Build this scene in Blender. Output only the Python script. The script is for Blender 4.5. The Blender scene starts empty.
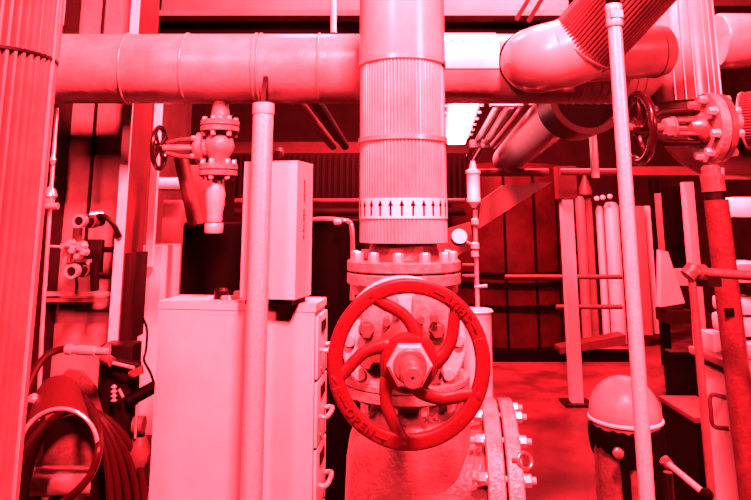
import bpy, math, random
from mathutils import Vector, Matrix
random.seed(7)
PI = math.pi
C = bpy.context.scene.collection
sc = bpy.context.scene

# ------------------------------------------------------------------ camera
F, PX0, PY0, HOR, EYE = 657.0, 375.5, 100.0, 220.0, 1.60
TH = math.atan((HOR - PY0) / F)
cam = bpy.data.cameras.new('camera'); camo = bpy.data.objects.new('camera', cam); C.objects.link(camo)
camo.location = (0, 0, EYE); camo.rotation_euler = (PI / 2 + TH, 0, 0)
cam.sensor_width = 36; cam.lens = 36 * F / 751; cam.shift_y = -(250 - PY0) / 751
cam.clip_start = 0.05
sc.camera = camo

def P(px, py, d):
    """point seen at photo pixel (px, py) lying d metres in front of the camera, measured along the floor"""
    xc = (px - PX0) / F; yc = -(py - PY0) / F
    Y = math.cos(TH) - yc * math.sin(TH); Z = math.sin(TH) + yc * math.cos(TH)
    k = d / Y
    return Vector((xc * k, d, EYE + Z * k))

# ------------------------------------------------------------------ materials
def mat(name, col, rough=0.5, metal=0.0, spots=0.0, scale=8.0, dark=None, bump=0.0, bscale=60.0, streak=None, emit=None, coat=0.0, spec=.5):
    m = bpy.data.materials.new(name); m.use_nodes = True
    nt = m.node_tree; b = nt.nodes['Principled BSDF']
    b.inputs['Base Color'].default_value = (*col, 1); b.inputs['Roughness'].default_value = rough
    b.inputs['Metallic'].default_value = metal
    b.inputs['Coat Weight'].default_value = coat
    b.inputs['Specular IOR Level'].default_value = spec
    tc = nt.nodes.new('ShaderNodeTexCoord')
    vec = tc.outputs['Object']
    if streak:
        mp = nt.nodes.new('ShaderNodeMapping'); mp.inputs['Scale'].default_value = streak
        nt.links.new(vec, mp.inputs['Vector']); vec = mp.outputs['Vector']
    if spots > 0:
        n = nt.nodes.new('ShaderNodeTexNoise'); n.inputs['Scale'].default_value = scale; n.inputs['Detail'].default_value = 8
        n.inputs['Roughness'].default_value = 0.65
        nt.links.new(vec, n.inputs['Vector'])
        r = nt.nodes.new('ShaderNodeValToRGB')
        r.color_ramp.elements[0].position = 0.32; r.color_ramp.elements[1].position = 0.62
        dk = dark or tuple(c * 0.35 for c in col)
        mix = tuple(col[i] * (1 - spots) + dk[i] * spots for i in range(3))
        r.color_ramp.elements[0].color = (*mix, 1); r.color_ramp.elements[1].color = (*col, 1)
        nt.links.new(n.outputs['Fac'], r.inputs['Fac']); nt.links.new(r.outputs['Color'], b.inputs['Base Color'])
    if bump > 0:
        n2 = nt.nodes.new('ShaderNodeTexNoise'); n2.inputs['Scale'].default_value = bscale; n2.inputs['Detail'].default_value = 4
        nt.links.new(tc.outputs['Object'], n2.inputs['Vector'])
        bp = nt.nodes.new('ShaderNodeBump'); bp.inputs['Strength'].default_value = bump; bp.inputs['Distance'].default_value = 0.01
        nt.links.new(n2.outputs['Fac'], bp.inputs['Height']); nt.links.new(bp.outputs['Normal'], b.inputs['Normal'])
    if emit:
        b.inputs['Emission Color'].default_value = (*emit[:3], 1); b.inputs['Emission Strength'].default_value = emit[3]
    return m

M = {
 'pale': mat('pale_enamel', (0.6864, 0.616, 0.616), .45, spots=.25, scale=5, dark=(0.33, 0.2376, 0.2376), bump=.02, bscale=200),
 'palebox': mat('pale_box_enamel', (0.7216, 0.6512, 0.6512), .5, spots=.15, scale=6, dark=(0.528, 0.396, 0.396)),
 'white': mat('white_paint', (0.81, 0.792, 0.792), .4, spots=.2, scale=14, dark=(0.3712, 0.27, 0.27)),
 'band': mat('white_label_tape', (0.85, 0.8, 0.8), .5),
 'wrap': mat('painted_canvas_wrap', (.40, .31, .31), .36, spots=.5, scale=9, dark=(.16, .09, .09), bump=.14, bscale=45),
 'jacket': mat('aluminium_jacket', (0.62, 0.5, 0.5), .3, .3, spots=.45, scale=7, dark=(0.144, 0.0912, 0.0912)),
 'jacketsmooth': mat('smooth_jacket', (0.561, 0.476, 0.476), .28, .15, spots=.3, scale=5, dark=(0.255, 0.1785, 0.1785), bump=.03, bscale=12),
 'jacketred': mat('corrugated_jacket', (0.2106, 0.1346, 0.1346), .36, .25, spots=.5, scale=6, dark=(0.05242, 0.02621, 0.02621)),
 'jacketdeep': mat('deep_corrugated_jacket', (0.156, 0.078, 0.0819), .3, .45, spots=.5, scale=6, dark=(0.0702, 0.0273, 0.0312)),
 'strap': mat('metal_strap', (0.6, 0.45, 0.45), .3, .4),
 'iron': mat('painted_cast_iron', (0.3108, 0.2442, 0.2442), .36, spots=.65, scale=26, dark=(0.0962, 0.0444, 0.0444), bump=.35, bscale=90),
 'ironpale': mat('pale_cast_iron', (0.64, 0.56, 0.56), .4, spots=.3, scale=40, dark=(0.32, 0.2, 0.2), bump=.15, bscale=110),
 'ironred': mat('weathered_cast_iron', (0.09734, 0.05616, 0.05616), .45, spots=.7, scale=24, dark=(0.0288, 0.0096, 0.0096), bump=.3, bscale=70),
 'body': mat('coated_valve_body', (0.179, 0.1243, 0.1243), .33, spots=.45, scale=18, dark=(0.0541, 0.02865, 0.02865), bump=.35, bscale=85),
 'bolt': mat('pale_bolt_steel', (.62, .50, .50), .3, .3),
 'red': mat('red_enamel', (0.04867, 0.006006, 0.008268), .4, spots=.45, scale=60, dark=(0.0288, 0.0029, 0.0043), bump=.12, bscale=160, spec=.25),
 'redpipe': mat('red_pipe_paint', (0.06143, 0.01755, 0.01989), .45, spots=.7, scale=26, dark=(0.015, 0.00225, 0.003), bump=.25, bscale=90, spec=.35),
 'redsteel': mat('red_structural_steel', (0.05616, 0.01872, 0.02059), .55, spots=.6, scale=7, dark=(0.024, 0.0058, 0.0067), spec=.25),
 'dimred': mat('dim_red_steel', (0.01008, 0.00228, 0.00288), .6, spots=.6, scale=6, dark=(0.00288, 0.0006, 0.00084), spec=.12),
 'plate': mat('pale_column_paint', (0.2738, 0.2106, 0.2106), .5, spots=.65, scale=3.5, dark=(0.06739, 0.0337, 0.0337)),
 'chrome': mat('bright_steel', (0.85, 0.75, 0.75), .22, .6, spots=.4, scale=14, dark=(0.3, 0.1875, 0.1875)),
 'galv': mat('galvanised_pipe', (.74, .62, .62), .33, .25, spots=.35, scale=90, dark=(.42, .26, .26), bump=.12, bscale=140),
 'steel': mat('worn_steel', (0.2457, 0.1521, 0.1521), .33, .5, spots=.6, scale=22, dark=(0.03744, 0.01123, 0.01123)),
 'black': mat('black_paint', (.0010, .0004, .0004), .6, spots=.5, scale=30, dark=(.0005, .0002, .0002), spec=.03),
 'blackgloss': mat('black_gloss', (.008, .002, .003), .25, coat=.25, spec=.25),
 'rubber': mat('red_rubber_hose', (0.0168, 0.0024, 0.0034), .38, spots=.5, scale=30, spec=.12),
 'hanger': mat('hanger_red', (0.03294, 0.004805, 0.00599), .6, spots=.4, scale=80, dark=(0.02304, 0.00304, 0.00384), bump=.2, bscale=200, spec=.25),
 'dark': mat('dark_steel', (.0035, .0008, .001), .45, spots=.6, scale=14, dark=(.001, .0003, .0003), spec=.12),
 'concrete': mat('stained_concrete', (.10, .036, .040), .38, spots=1.0, scale=1.7, dark=(.006, .0012, .002), bump=.06, bscale=9, spec=.3),
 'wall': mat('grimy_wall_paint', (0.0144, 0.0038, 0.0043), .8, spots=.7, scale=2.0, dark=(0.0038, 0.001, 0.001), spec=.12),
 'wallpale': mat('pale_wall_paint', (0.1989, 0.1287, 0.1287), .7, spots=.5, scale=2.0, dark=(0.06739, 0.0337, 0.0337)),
 'ceil': mat('dark_ceiling_paint', (0.0058, 0.0014, 0.0014), .9, spec=.12),
 'tank': mat('tank_cladding', (0.02574, 0.004212, 0.005382), .4, spots=.75, scale=3.0, dark=(0.00402, 0.0006, 0.00084), spec=.12),
 'duct': mat('duct_red', (0.0599, 0.02995, 0.02995), .5, spots=.55, scale=5, dark=(0.02696, 0.008984, 0.008984)),
 'tube': mat('white_filter_tube', (0.7225, 0.646, 0.646), .4),
 'glassface': mat('dial_face', (0.9, 0.88, 0.88), .2, coat=.5),
 'lamp': mat('lamp_diffuser', (.9, .8, .8), .4, emit=(1, .13, .16, 30)),
 'lettering': mat('dark_red_print', (0.0168, 0.0019, 0.0029), .6),
 'ink': mat('black_print', (0.0019, 0.0005, 0.0005), .7, spec=.12),
 'cloth': mat('pale_cloth', (0.8, 0.7, 0.7), .8, spots=.3, scale=10, bump=.2, bscale=20),
}

# ------------------------------------------------------------------ mesh collector
def basis(axis):
    a = Vector(axis).normalized()
    t = Vector((0, 0, 1)) if abs(a.z) < .9 else Vector((0, 1, 0))
    u = t.cross(a).normalized(); v = a.cross(u).normalized()
    return a, u, v

class MB:
    def __init__(s): s.v = []; s.f = []
    def _add(s, vs, fs):
        o = len(s.v); s.v += [Vector(p) for p in vs]; s.f += [tuple(i + o for i in f) for f in fs]; return s
    def box(s, c, size, rot=None, bev=0.0):
        c = Vector(c); hx, hy, hz = [x / 2 for x in size]; R = rot or Matrix.Identity(3)
        if bev <= 0 or bev >= min(hx, hy, hz):
            vs = [c + R @ Vector((x, y, z)) for x in (-hx, hx) for y in (-hy, hy) for z in (-hz, hz)]
            return s._add(vs, [(0, 1, 3, 2), (4, 6, 7, 5), (0, 4, 5, 1), (2, 3, 7, 6), (0, 2, 6, 4), (1, 5, 7, 3)])
        import bmesh
        bm = bmesh.new(); bmesh.ops.create_cube(bm, size=1)
        for v in bm.verts: v.co = Vector((v.co.x * 2 * hx, v.co.y * 2 * hy, v.co.z * 2 * hz))
        bmesh.ops.bevel(bm, geom=bm.edges[:], offset=bev, segments=2, profile=.6, affect='EDGES')
        bm.verts.index_update()
        s._add([c + R @ v.co for v in bm.verts], [[v.index for v in f.verts] for f in bm.faces]); bm.free(); return s
    def prism(s, pts, z0, z1):
        """vertical prism over ground polygon pts"""
        n = len(pts)
        vs = [(x, y, z0) for x, y in pts] + [(x, y, z1) for x, y in pts]
        fs = [tuple(range(n - 1, -1, -1)), tuple(range(n, 2 * n))] + [(i, (i + 1) % n, n + (i + 1) % n, n + i) for i in range(n)]
        return s._add(vs, fs)
    def slab(s, quad, n, t):
        """thick plate: polygon quad pushed by t along n"""
        n = Vector(n).normalized() * t; k = len(quad)
        vs = [Vector(p) for p in quad] + [Vector(p) + n for p in quad]
        fs = [tuple(range(k - 1, -1, -1)), tuple(range(k, 2 * k))] + [(i, (i + 1) % k, k + (i + 1) % k, k + i) for i in range(k)]
        return s._add(vs, fs)
    def lathe(s, prof, o, axis, seg=32, flute=None, close=False, caps=True):
        """prof: (radius, along) pairs; flute=(count, depth)"""
        o = Vector(o); a, u, v = basis(axis)
        m = flute[0] * 3 if flute else seg
        vs = []; fs = []
        for r, h in prof:
            for i in range(m):
                rr = r
                if flute: rr = r - (flute[1] if i % 3 == 0 else 0)
                t = 2 * PI * i / m
                vs.append(o + a * h + (u * math.cos(t) + v * math.sin(t)) * rr)
        k = len(prof)
        for j in range(k - 1 if not close else k):
            j2 = (j + 1) % k
            for i in range(m):
                fs.append((j * m + i, j * m + (i + 1) % m, j2 * m + (i + 1) % m, j2 * m + i))
        if not close and caps:
            if prof[0][0] > 1e-6: fs.append(tuple(range(m - 1, -1, -1)))
            if prof[-1][0] > 1e-6: fs.append(tuple(range((k - 1) * m, k * m)))
        return s._add(vs, fs)
    def cyl(s, p0, p1, r0, r1=None, seg=24, bev=0.0):
        p0 = Vector(p0); p1 = Vector(p1); r1 = r0 if r1 is None else r1; L = (p1 - p0).length
        if bev > 0: pr = [(r0 - bev, 0), (r0, bev), (r1, L - bev), (r1 - bev, L)]
        else: pr = [(r0, 0), (r1, L)]
        return s.lathe(pr, p0, p1 - p0, seg)
    def tube(s, pts, r, seg=12, flute=None, flat=1.0, up=None, cap=True):
        pts = [Vector(p) for p in pts]; n = len(pts)
        rs = r if isinstance(r, (list, tuple)) else [r] * n
        tang = []
        for i in range(n):
            tang.append((pts[min(i + 1, n - 1)] - pts[max(i - 1, 0)]).normalized())
        if up is None: _, u, v = basis(tang[0])
        else:
            u = Vector(up); u = (u - tang[0] * u.dot(tang[0])).normalized(); v = tang[0].cross(u)
        m = flute[0] * 3 if flute else seg
        vs = []
        for i in range(n):
            if i:
                q = tang[i - 1].rotation_difference(tang[i]); u = q @ u
                u = (u - tang[i] * u.dot(tang[i])).normalized()
            v = tang[i].cross(u)
            for k in range(m):
                t = 2 * PI * k / m; rr = rs[i]
                if flute and k % 3 == 0: rr -= flute[1]
                vs.append(pts[i] + u * math.cos(t) * rr * flat + v * math.sin(t) * rr)
        fs = []
        for i in range(n - 1):
            for k in range(m):
                fs.append((i * m + k, i * m + (k + 1) % m, (i + 1) * m + (k + 1) % m, (i + 1) * m + k))
        if cap: fs += [tuple(range(m - 1, -1, -1)), tuple(range((n - 1) * m, n * m))]
        return s._add(vs, fs)
    def torus(s, c, axis, R, r, seg=48, sec=10, flat=1.0):
        pr = [(R + r * math.cos(2 * PI * k / sec), flat * r * math.sin(2 * PI * k / sec)) for k in range(sec)]
        return s.lathe(pr, c, axis, seg, close=True)
    def hexa(s, p, axis, r, h, wash=True):
        p = Vector(p); a = Vector(axis).normalized()
        if wash: s.lathe([(r * 1.12, 0), (r * 1.12, h * .15)], p, a, 16)
        return s.lathe([(r, h * .12 if wash else 0), (r, h * .85), (r * .8, h)], p, a, 6)
    def build(s, name, m, parent=None, ang=35, origin=None):
        if origin is None:
            if parent is not None:
                q = parent
                while q.parent: q = q.parent
                origin = q.location.copy()
            else:
                xs = [p.x for p in s.v]; ys = [p.y for p in s.v]; zs = [p.z for p in s.v]
                origin = Vector(((min(xs) + max(xs)) / 2, (min(ys) + max(ys)) / 2, min(zs)))
        me = bpy.data.meshes.new(name)
        me.from_pydata([p - origin for p in s.v], [], s.f)
        import bmesh
        bm = bmesh.new(); bm.from_mesh(me); bmesh.ops.recalc_face_normals(bm, faces=bm.faces[:]); bm.to_mesh(me); bm.free()
        me.polygons.foreach_set('use_smooth', [True] * len(me.polygons))
        me.set_sharp_from_angle(angle=math.radians(ang))
        me.materials.append(m if not isinstance(m, str) else M[m])
        o = bpy.data.objects.new(name, me); C.objects.link(o)
        if parent is not None: o.parent = parent
        else: o.location = origin
        return o

def thing(name, label, cat, loc, group=None):
    o = bpy.data.objects.new(name, None); C.objects.link(o)
    o.location = loc; o.empty_display_size = .05
    o['label'] = label; o['category'] = cat
    if group: o['group'] = group
    return o
def tag(o, label, cat, group=None):
    o['label'] = label; o['category'] = cat
    if group: o['group'] = group
    return o
def struct(o): o['kind'] = 'structure'; return o
def lab(o, label): o['label'] = label; return o
def glyphs(text, place, size, depth):
    """raised letters; place(i) gives origin, x dir, y dir for the i-th letter"""
    mb = MB()
    for i, ch in enumerate(text):
        cu = bpy.data.curves.new('t', 'FONT'); cu.body = ch; cu.size = size; cu.extrude = depth; cu.align_x = 'CENTER'; cu.align_y = 'CENTER'
        cu.resolution_u = 3; cu.offset = size * .018
        ob = bpy.data.objects.new('t', cu); C.objects.link(ob)
        dg = bpy.context.evaluated_depsgraph_get(); dg.update()
        me = bpy.data.meshes.new_from_object(ob.evaluated_get(dg))
        o, x, y = place(i); z = x.cross(y)
        mb._add([o + x * q.co.x + y * q.co.y + z * q.co.z for q in me.vertices], [tuple(f.vertices) for f in me.polygons])
        bpy.data.objects.remove(ob); bpy.data.curves.remove(cu); bpy.data.meshes.remove(me)
    return mb
def bez(pts, n=8):
    """smooth path through pts (Catmull-Rom)"""
    pts = [Vector(p) for p in pts]; q = [2 * pts[0] - pts[1]] + pts + [2 * pts[-1] - pts[-2]]; out = []
    for i in range(1, len(q) - 2):
        for k in range(n):
            t = k / n
            out.append(.5 * ((2 * q[i]) + (q[i + 1] - q[i - 1]) * t + (2 * q[i - 1] - 5 * q[i] + 4 * q[i + 1] - q[i + 2]) * t * t + (3 * q[i] - q[i - 1] - 3 * q[i + 1] + q[i + 2]) * t ** 3))
    return out + [pts[-1]]
X, Y, Z = Vector((1, 0, 0)), Vector((0, 1, 0)), Vector((0, 0, 1))
def arc(c, u, v, r, a0, a1, n): return [Vector(c) + (Vector(u) * math.cos(a0 + (a1 - a0) * i / n) + Vector(v) * math.sin(a0 + (a1 - a0) * i / n)) * r for i in range(n + 1)]

# ================================================================== SETTING
XL, XR, YB, YN, ZC = -3.4, 6.0, 12.0, -3.2, 4.2
struct(MB().box(((XL + XR) / 2, (YB + YN) / 2, -.05), (XR - XL, YB - YN, .1)).build('floor', 'concrete'))
struct(MB().box(((XL + XR) / 2, (YB + YN) / 2, ZC + .05), (XR - XL, YB - YN, .1)).build('ceiling', 'ceil'))
w = MB().box(((XL + XR) / 2, YB + .05, ZC / 2), (XR - XL, .1, ZC))
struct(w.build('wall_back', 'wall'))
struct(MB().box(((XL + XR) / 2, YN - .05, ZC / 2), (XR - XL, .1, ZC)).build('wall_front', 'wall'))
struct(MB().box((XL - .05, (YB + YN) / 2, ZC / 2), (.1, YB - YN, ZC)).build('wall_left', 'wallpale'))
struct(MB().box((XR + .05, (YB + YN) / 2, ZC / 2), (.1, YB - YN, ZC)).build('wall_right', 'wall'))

# ================================================================== BIG PIPES
# --- fluted riser at the picture's edge
c = P(-21, 220, 1.75); R = .152
t = thing('insulated_riser', 'fat riser in finely ribbed metal jacket passing in front of the column', 'pipe', (c.x, c.y, 0))
zs = P(30, 40, 1.63).z
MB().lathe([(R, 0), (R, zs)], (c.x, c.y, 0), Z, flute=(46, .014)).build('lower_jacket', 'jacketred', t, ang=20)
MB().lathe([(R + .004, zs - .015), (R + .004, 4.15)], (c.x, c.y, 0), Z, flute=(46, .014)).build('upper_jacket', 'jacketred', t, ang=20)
MB().lathe([(R + .001, 0), (R + .0025, .002), (R + .0025, .008), (R + .001, .01)], (c.x, c.y, zs - .025), Z, 64).build('seam_band', 'dark', t)
a = math.radians(2)
MB().box((c.x + math.cos(a) * (R + .001), c.y + math.sin(a) * (R + .001), 2.05), (.006, .009, 4.0), Matrix.Rotation(a, 3, 'Z')).build('lap_seam', 'strap', t)

# --- horizontal main
mc = P(300, 69, 2.36); mR = .128; mz = mc.z
x0 = P(-60, 68, 2.36).x; x1 = P(652, 68, 2.36).x
t = thing('horizontal_main_pipe', 'thick horizontal canvas-wrapped pipe crossing behind the ribbed riser with arrows', 'pipe', (0, 2.36, mz))
MB().lathe([(mR - .02, x0), (mR, x0 + .02), (mR, x1 - .01), (mR - .015, x1)], (0, 2.36, mz), X, 72).build('wrapping', 'wrap', t)
for px, tilt in ((116, .015), (179, 0), (251, 0), (256, 0), (317, 0)):
    xx = P(px, 68, 2.24).x
    MB().torus((xx, 2.36, mz), Vector((1, tilt * 4, 0)), mR + .0005, .0045, 72, 8).build('seam_band', 'wrap', t)
for px in range(575, 648, 9):
    xx = P(px, 90, 2.24).x
    MB().torus((xx, 2.36, mz), Vector((1, .06, .05)), mR - .0005, .003, 64, 6).build('tape_ridge', 'wrap', t)
# bright patch plate with rivets, curved round the pipe
def pipe_patch(xa, xb, a0, a1, r, th):
    mb = MB(); n = 14; vs = []
    for rr in (r, r + th):
        for xx in (xa, xb):
            for i in range(n + 1):
                q = a0 + (a1 - a0) * i / n
                vs.append((xx, 2.36 - math.cos(q) * rr, mz + math.sin(q) * rr))
    m = n + 1; fs = []
    for i in range(n):
        fs += [(i, i + 1, m + i + 1, m + i), (2 * m + i, 3 * m + i, 3 * m + i + 1, 2 * m + i + 1), (i, 2 * m + i, 2 * m + i + 1, i + 1), (m + i, m + i + 1, 3 * m + i + 1, 3 * m + i)]
    fs += [(0, m, 3 * m, 2 * m), (n, 2 * m + n, 3 * m + n, m + n)]
    return mb._add(vs, fs)
pt = pipe_patch(P(440, 60, 2.24).x, P(500, 60, 2.24).x, math.radians(-12), math.radians(75), mR, .004).build('cover_plate', 'white', t)
rv = MB()
for px in (452, 463, 477, 489):
    q = math.radians(38); xx = P(px, 40, 2.26).x
    rv.lathe([(.0035, 0), (.003, .002), (0, .003)], (xx, 2.36 - math.cos(q) * (mR + .004), mz + math.sin(q) * (mR + .004)), Vector((0, -math.cos(q), math.sin(q))), 10)
rv.build('rivet', 'dark', pt)

# --- slanted branch: rounded elbow then ribbed straight run
t = thing('slanted_branch_pipe', 'ribbed branch pipe slanting upwards from a rounded elbow on the horizontal main', 'pipe', P(530, 72, 2.2))
el = bez([P(531, 62, 2.25), P(533, 61, 2.13), P(545, 58, 2.02), P(566, 53, 1.985), P(584, 44, 1.96), P(592, 35, 1.945)], 8)
MB().tube(el, [.104] * 12 + [.107] * (len(el) - 12), 48).build('elbow_cover', 'jacketsmooth', t)
q0, q1 = P(584, 45, 1.965), P(716, -105, 1.62)
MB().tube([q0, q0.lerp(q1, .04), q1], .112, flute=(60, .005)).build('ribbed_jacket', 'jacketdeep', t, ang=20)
d = (q1 - q0).normalized()
MB().lathe([(.1115, 0), (.1145, .003), (.1145, .009), (.1115, .012)], q0, d, 64).build('seam_band', 'jacketred', t)
MB().torus(el[9], el[10] - el[8], .1045, .003, 56, 8).build('gore_seam', 'jacketsmooth', t)
# saddle frame of black sealing round the branch foot
MB().torus(P(531, 62, 2.232), -Y, .108, .006, 48, 8).build('seal_ring', 'black', t)

# --- short smooth stub with rounded end in front of the main
t = thing('blunt_pipe_stub', 'short smooth lagged stub with a rounded blunt end beside the tall silver riser', 'pipe', P(620, 52, 2.1))
p0, p1 = P(585, 55, 2.06), P(668, 50, 2.10)
L = (p1 - p0).length
MB().lathe([(.086, 0), (.088, .01), (.088, L - .05), (.083, L - .02), (.068, L - .006), (.04, L), (0, L + .002)], p0, p1 - p0, 48).build('lagging', 'wrap', t)
MB().torus(p0.lerp(p1, .82), p1 - p0, .0875, .003, 48, 8).build('seam_band', 'wrap', t)

# --- tall silver riser with elbow, right of centre
rc = P(684, 100, 2.32); rR = .116; zj = P(690, 99, 2.2).z
t = thing('silver_riser', 'tall silver-jacketed riser ending in a smooth elbow behind the bolted side valve', 'pipe', (rc.x, rc.y, zj))
pr = [(rR, zj), (rR + .004, zj), (rR + .004, 4.15), (rR, 4.15)]
MB().lathe(pr, (rc.x, rc.y, 0), Z, 72).build('upper_jacket', 'jacketsmooth', t)
sm = MB()
for dg_ in (-128, -112, -97, -74, -60, -40, -22):
    aa = math.radians(dg_)
    sm.cyl((rc.x + math.cos(aa) * (rR + .003), rc.y + math.sin(aa) * (rR + .003), zj + .002), (rc.x + math.cos(aa) * (rR + .003), rc.y + math.sin(aa) * (rR + .003), 4.1), .004, seg=6)
sm.build('standing_seam', 'jacketsmooth', t)
er = .105
path = [Vector((rc.x, rc.y, zj + .01))] + [Vector((rc.x + .13 - .13 * math.cos(q), rc.y, zj - .03 - .13 * math.sin(q))) for q in [PI / 2 * i / 10 for i in range(11)]] + [Vector((rc.x + .5, rc.y, zj - .16))]
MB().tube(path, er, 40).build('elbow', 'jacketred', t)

# --- far horizontal run beyond the silver riser
t = thing('collared_pipe_run', 'pale lagged pipe run with a thick collar beyond the silver riser', 'pipe', P(735, 42, 2.6))
MB().lathe([(.02, 0), (.105, .0), (.112, .01), (.112, .14), (.105, .15)], P(716, 41, 2.6), X, 48).build('collar', 'wrap', t)
MB().lathe([(.1, 0), (.1, .5)], P(716, 41, 2.6) + X * .15, X, 48).build('lagging', 'wrap', t)
MB().torus(P(742, 41, 2.6), X, .101, .005, 40, 8).build('seam_band', 'wrap', t)

# --- ribbed stub to the right of the side valve
t = thing('ribbed_pipe_end', 'ribbed jacketed pipe end with bright rim bolted beyond the side valve', 'pipe', P(735, 118, 2.0))
p0 = P(745, 121, 2.12); ax = Vector((1, -.95, .03)).normalized()
MB().lathe([(.06, -.004), (.088, 0), (.093, .008), (.093, .6)], p0, ax, flute=(60, .004)).build('ribbed_jacket', 'jacketdeep', t, ang=20)
MB().torus(p0 + ax * .004, ax, .0905, .005, 48, 8).build('rim', 'strap', t)
MB().cyl(P(722, 122, 2.05), p0 + ax * .02, .035, seg=24).build('pipe_neck', 'galv', t)

# ================================================================== CENTRAL RISER + GATE VALVE
cx, cy = P(403.3, 220, 1.95).x, 1.95
R = .1275
def zc(py, d): return P(400, py, d).z
z58, z138, zb, za0, za1 = zc(55, 1.82), zc(136, 1.82), zc(244, 1.82), zc(218.5, 1.82), zc(197.5, 1.82)
t = thing('arrow_banded_riser', 'central ribbed metal-jacketed riser with a white band of black arrows', 'pipe', (cx, cy, zb))
MB().lathe([(R - .03, zb), (R, zb + .001), (R, z58)], (cx, cy, 0), Z, flute=(76, .0036)).build('ribbed_jacket', 'jacket', t, ang=20)
MB().lathe([(R + .001, z58 - .01), (R + .0025, z58), (R + .0025, 4.15)], (cx, cy, 0), Z, 80).build('smooth_jacket', 'jacketsmooth', t)
for zz in (z58, z138):
    MB().lathe([(R + .0015, -.008), (R + .0045, -.0065), (R + .0045, .0065), (R + .0015, .008)], (cx, cy, zz), Z, 80).build('strap', 'strap', t)
b = MB().box((cx + R * .93, cy - R * .36, z58 - .006), (.012, .012, .016)).build('strap_buckle', 'dark', t)
MB().lathe([(R + .0008, za0), (R + .0018, za0), (R + .0018, za1), (R + .0008, za1)], (cx, cy, 0), Z, 90).build('arrow_band', 'band', t)
# arrows wrapped round the band
n = 26; ra = R + .0024; hz = za1 - za0
for k in range(n):
    a0 = 2 * PI * k / n + .05
    if math.sin(a0) > .25: continue
    mb = MB()
    zl, zm, zh = za0 + hz * .14, za0 + hz * .60, za0 + hz * .90
    def pt_(da, zz, rr): return (cx + math.cos(a0 + da) * rr, cy + math.sin(a0 + da) * rr, zz)
    sh = .0026 / R; hw = .0068 / R
    for poly in ([(-sh, zl), (sh, zl), (sh, zm), (-sh, zm)], [(-hw, zm), (hw, zm), (0, zh)]):
        kk = len(poly)
        vs = [pt_(p[0], p[1], ra - .0008) for p in poly] + [pt_(p[0], p[1], ra + .0003) for p in poly]
        mb._add(vs, [tuple(range(kk)), tuple(range(2 * kk - 1, kk - 1, -1))] + [(i, kk + i, kk + (i + 1) % kk, (i + 1) % kk) for i in range(kk)])
    mb.build('arrow', 'ink', t)

# --- valve
zf1t, zf1b, zf2t, zf2b = zc(263.5, 1.79), zc(274.5, 1.79), zc(276.5, 1.79), zc(288.5, 1.79)
v = thing('gate_valve', 'big cast gate valve with red five-spoke handwheel under the arrow-banded riser', 'valve', (cx, cy, 0))
fR = .163
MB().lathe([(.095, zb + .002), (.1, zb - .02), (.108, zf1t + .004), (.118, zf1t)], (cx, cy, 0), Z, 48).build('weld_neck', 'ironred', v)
MB().lathe([(fR - .003, zf1b), (fR, zf1b + .003), (fR, zf1t - .003), (fR - .003, zf1t)], (cx, cy, 0), Z, 64).build('pipe_flange', 'iron', v)
MB().lathe([(.12, zf2t), (.12, zf1b)], (cx, cy, 0), Z, 48).build('gasket', 'black', v)
MB().lathe([(fR - .003, zf2b), (fR, zf2b + .003), (fR, zf2t - .003), (fR - .003, zf2t)], (cx, cy, 0), Z, 64).build('top_flange', 'iron', v)
for k in range(12):
    aa = 2 * PI * (k + .5) / 12 - PI / 2 + .12
    p = Vector((cx + math.cos(aa) * .14, cy + math.sin(aa) * .14, 0))
    mb = MB().hexa(p + Z * zf1t, Z, .0145, .026); mb.cyl(p + Z * (zf2b - .01), p + Z * (zf1t + .01), .009, seg=8); mb.hexa(p + Z * zf2b, -Z, .0145, .026)
    mb.build('flange_bolt', 'bolt', v)
# lower horizontal flange pair of the bonnet
lz0, lz1, lz2 = zc(408, 1.71), zc(397, 1.71), zc(389, 1.71); ly = 1.885
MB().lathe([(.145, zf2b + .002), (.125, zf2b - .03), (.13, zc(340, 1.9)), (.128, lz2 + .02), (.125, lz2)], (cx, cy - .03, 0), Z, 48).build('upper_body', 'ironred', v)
lR = .172
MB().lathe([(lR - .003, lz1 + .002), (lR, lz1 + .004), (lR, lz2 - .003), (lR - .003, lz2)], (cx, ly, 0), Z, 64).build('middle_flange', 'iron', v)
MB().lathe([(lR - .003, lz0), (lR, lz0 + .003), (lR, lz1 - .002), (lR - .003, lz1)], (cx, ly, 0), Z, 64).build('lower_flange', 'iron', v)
for k in range(12):
    aa = 2 * PI * (k + .5) / 12 - PI / 2
    p = Vector((cx + math.cos(aa) * .15, ly + math.sin(aa) * .15, 0))
    MB().hexa(p + Z * lz0, -Z, .013, .026).build('flange_nut', 'bolt', v)
# round cover facing the aisle
wc = P(409, 362.5, 1.50); wx, wz = wc.x, wc.z
bR = .160; by = 1.765
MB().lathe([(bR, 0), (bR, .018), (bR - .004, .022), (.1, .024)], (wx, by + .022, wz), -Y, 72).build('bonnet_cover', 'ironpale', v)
MB().lathe([(bR - .006, 0), (bR, .004), (bR, .02), (bR - .006, .024)], (wx, by + .05, wz), -Y, 72).build('bonnet_flange', 'iron', v)
MB().cyl((wx, cy, wz), (wx, by + .04, wz), .125, .14, 48).build('bonnet_neck', 'iron', v)
for k in range(10):
    aa = math.radians(72 + 36 * k)
    p = Vector((wx + math.cos(aa) * .139, by, wz + math.sin(aa) * .139))
    if math.sin(aa) < -.72: continue
    MB().lathe([(.0155, 0), (.0155, .008), (.013, .013), (0, .014)], p, -Y, 20).build('cover_bolt', 'bolt', v)
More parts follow.
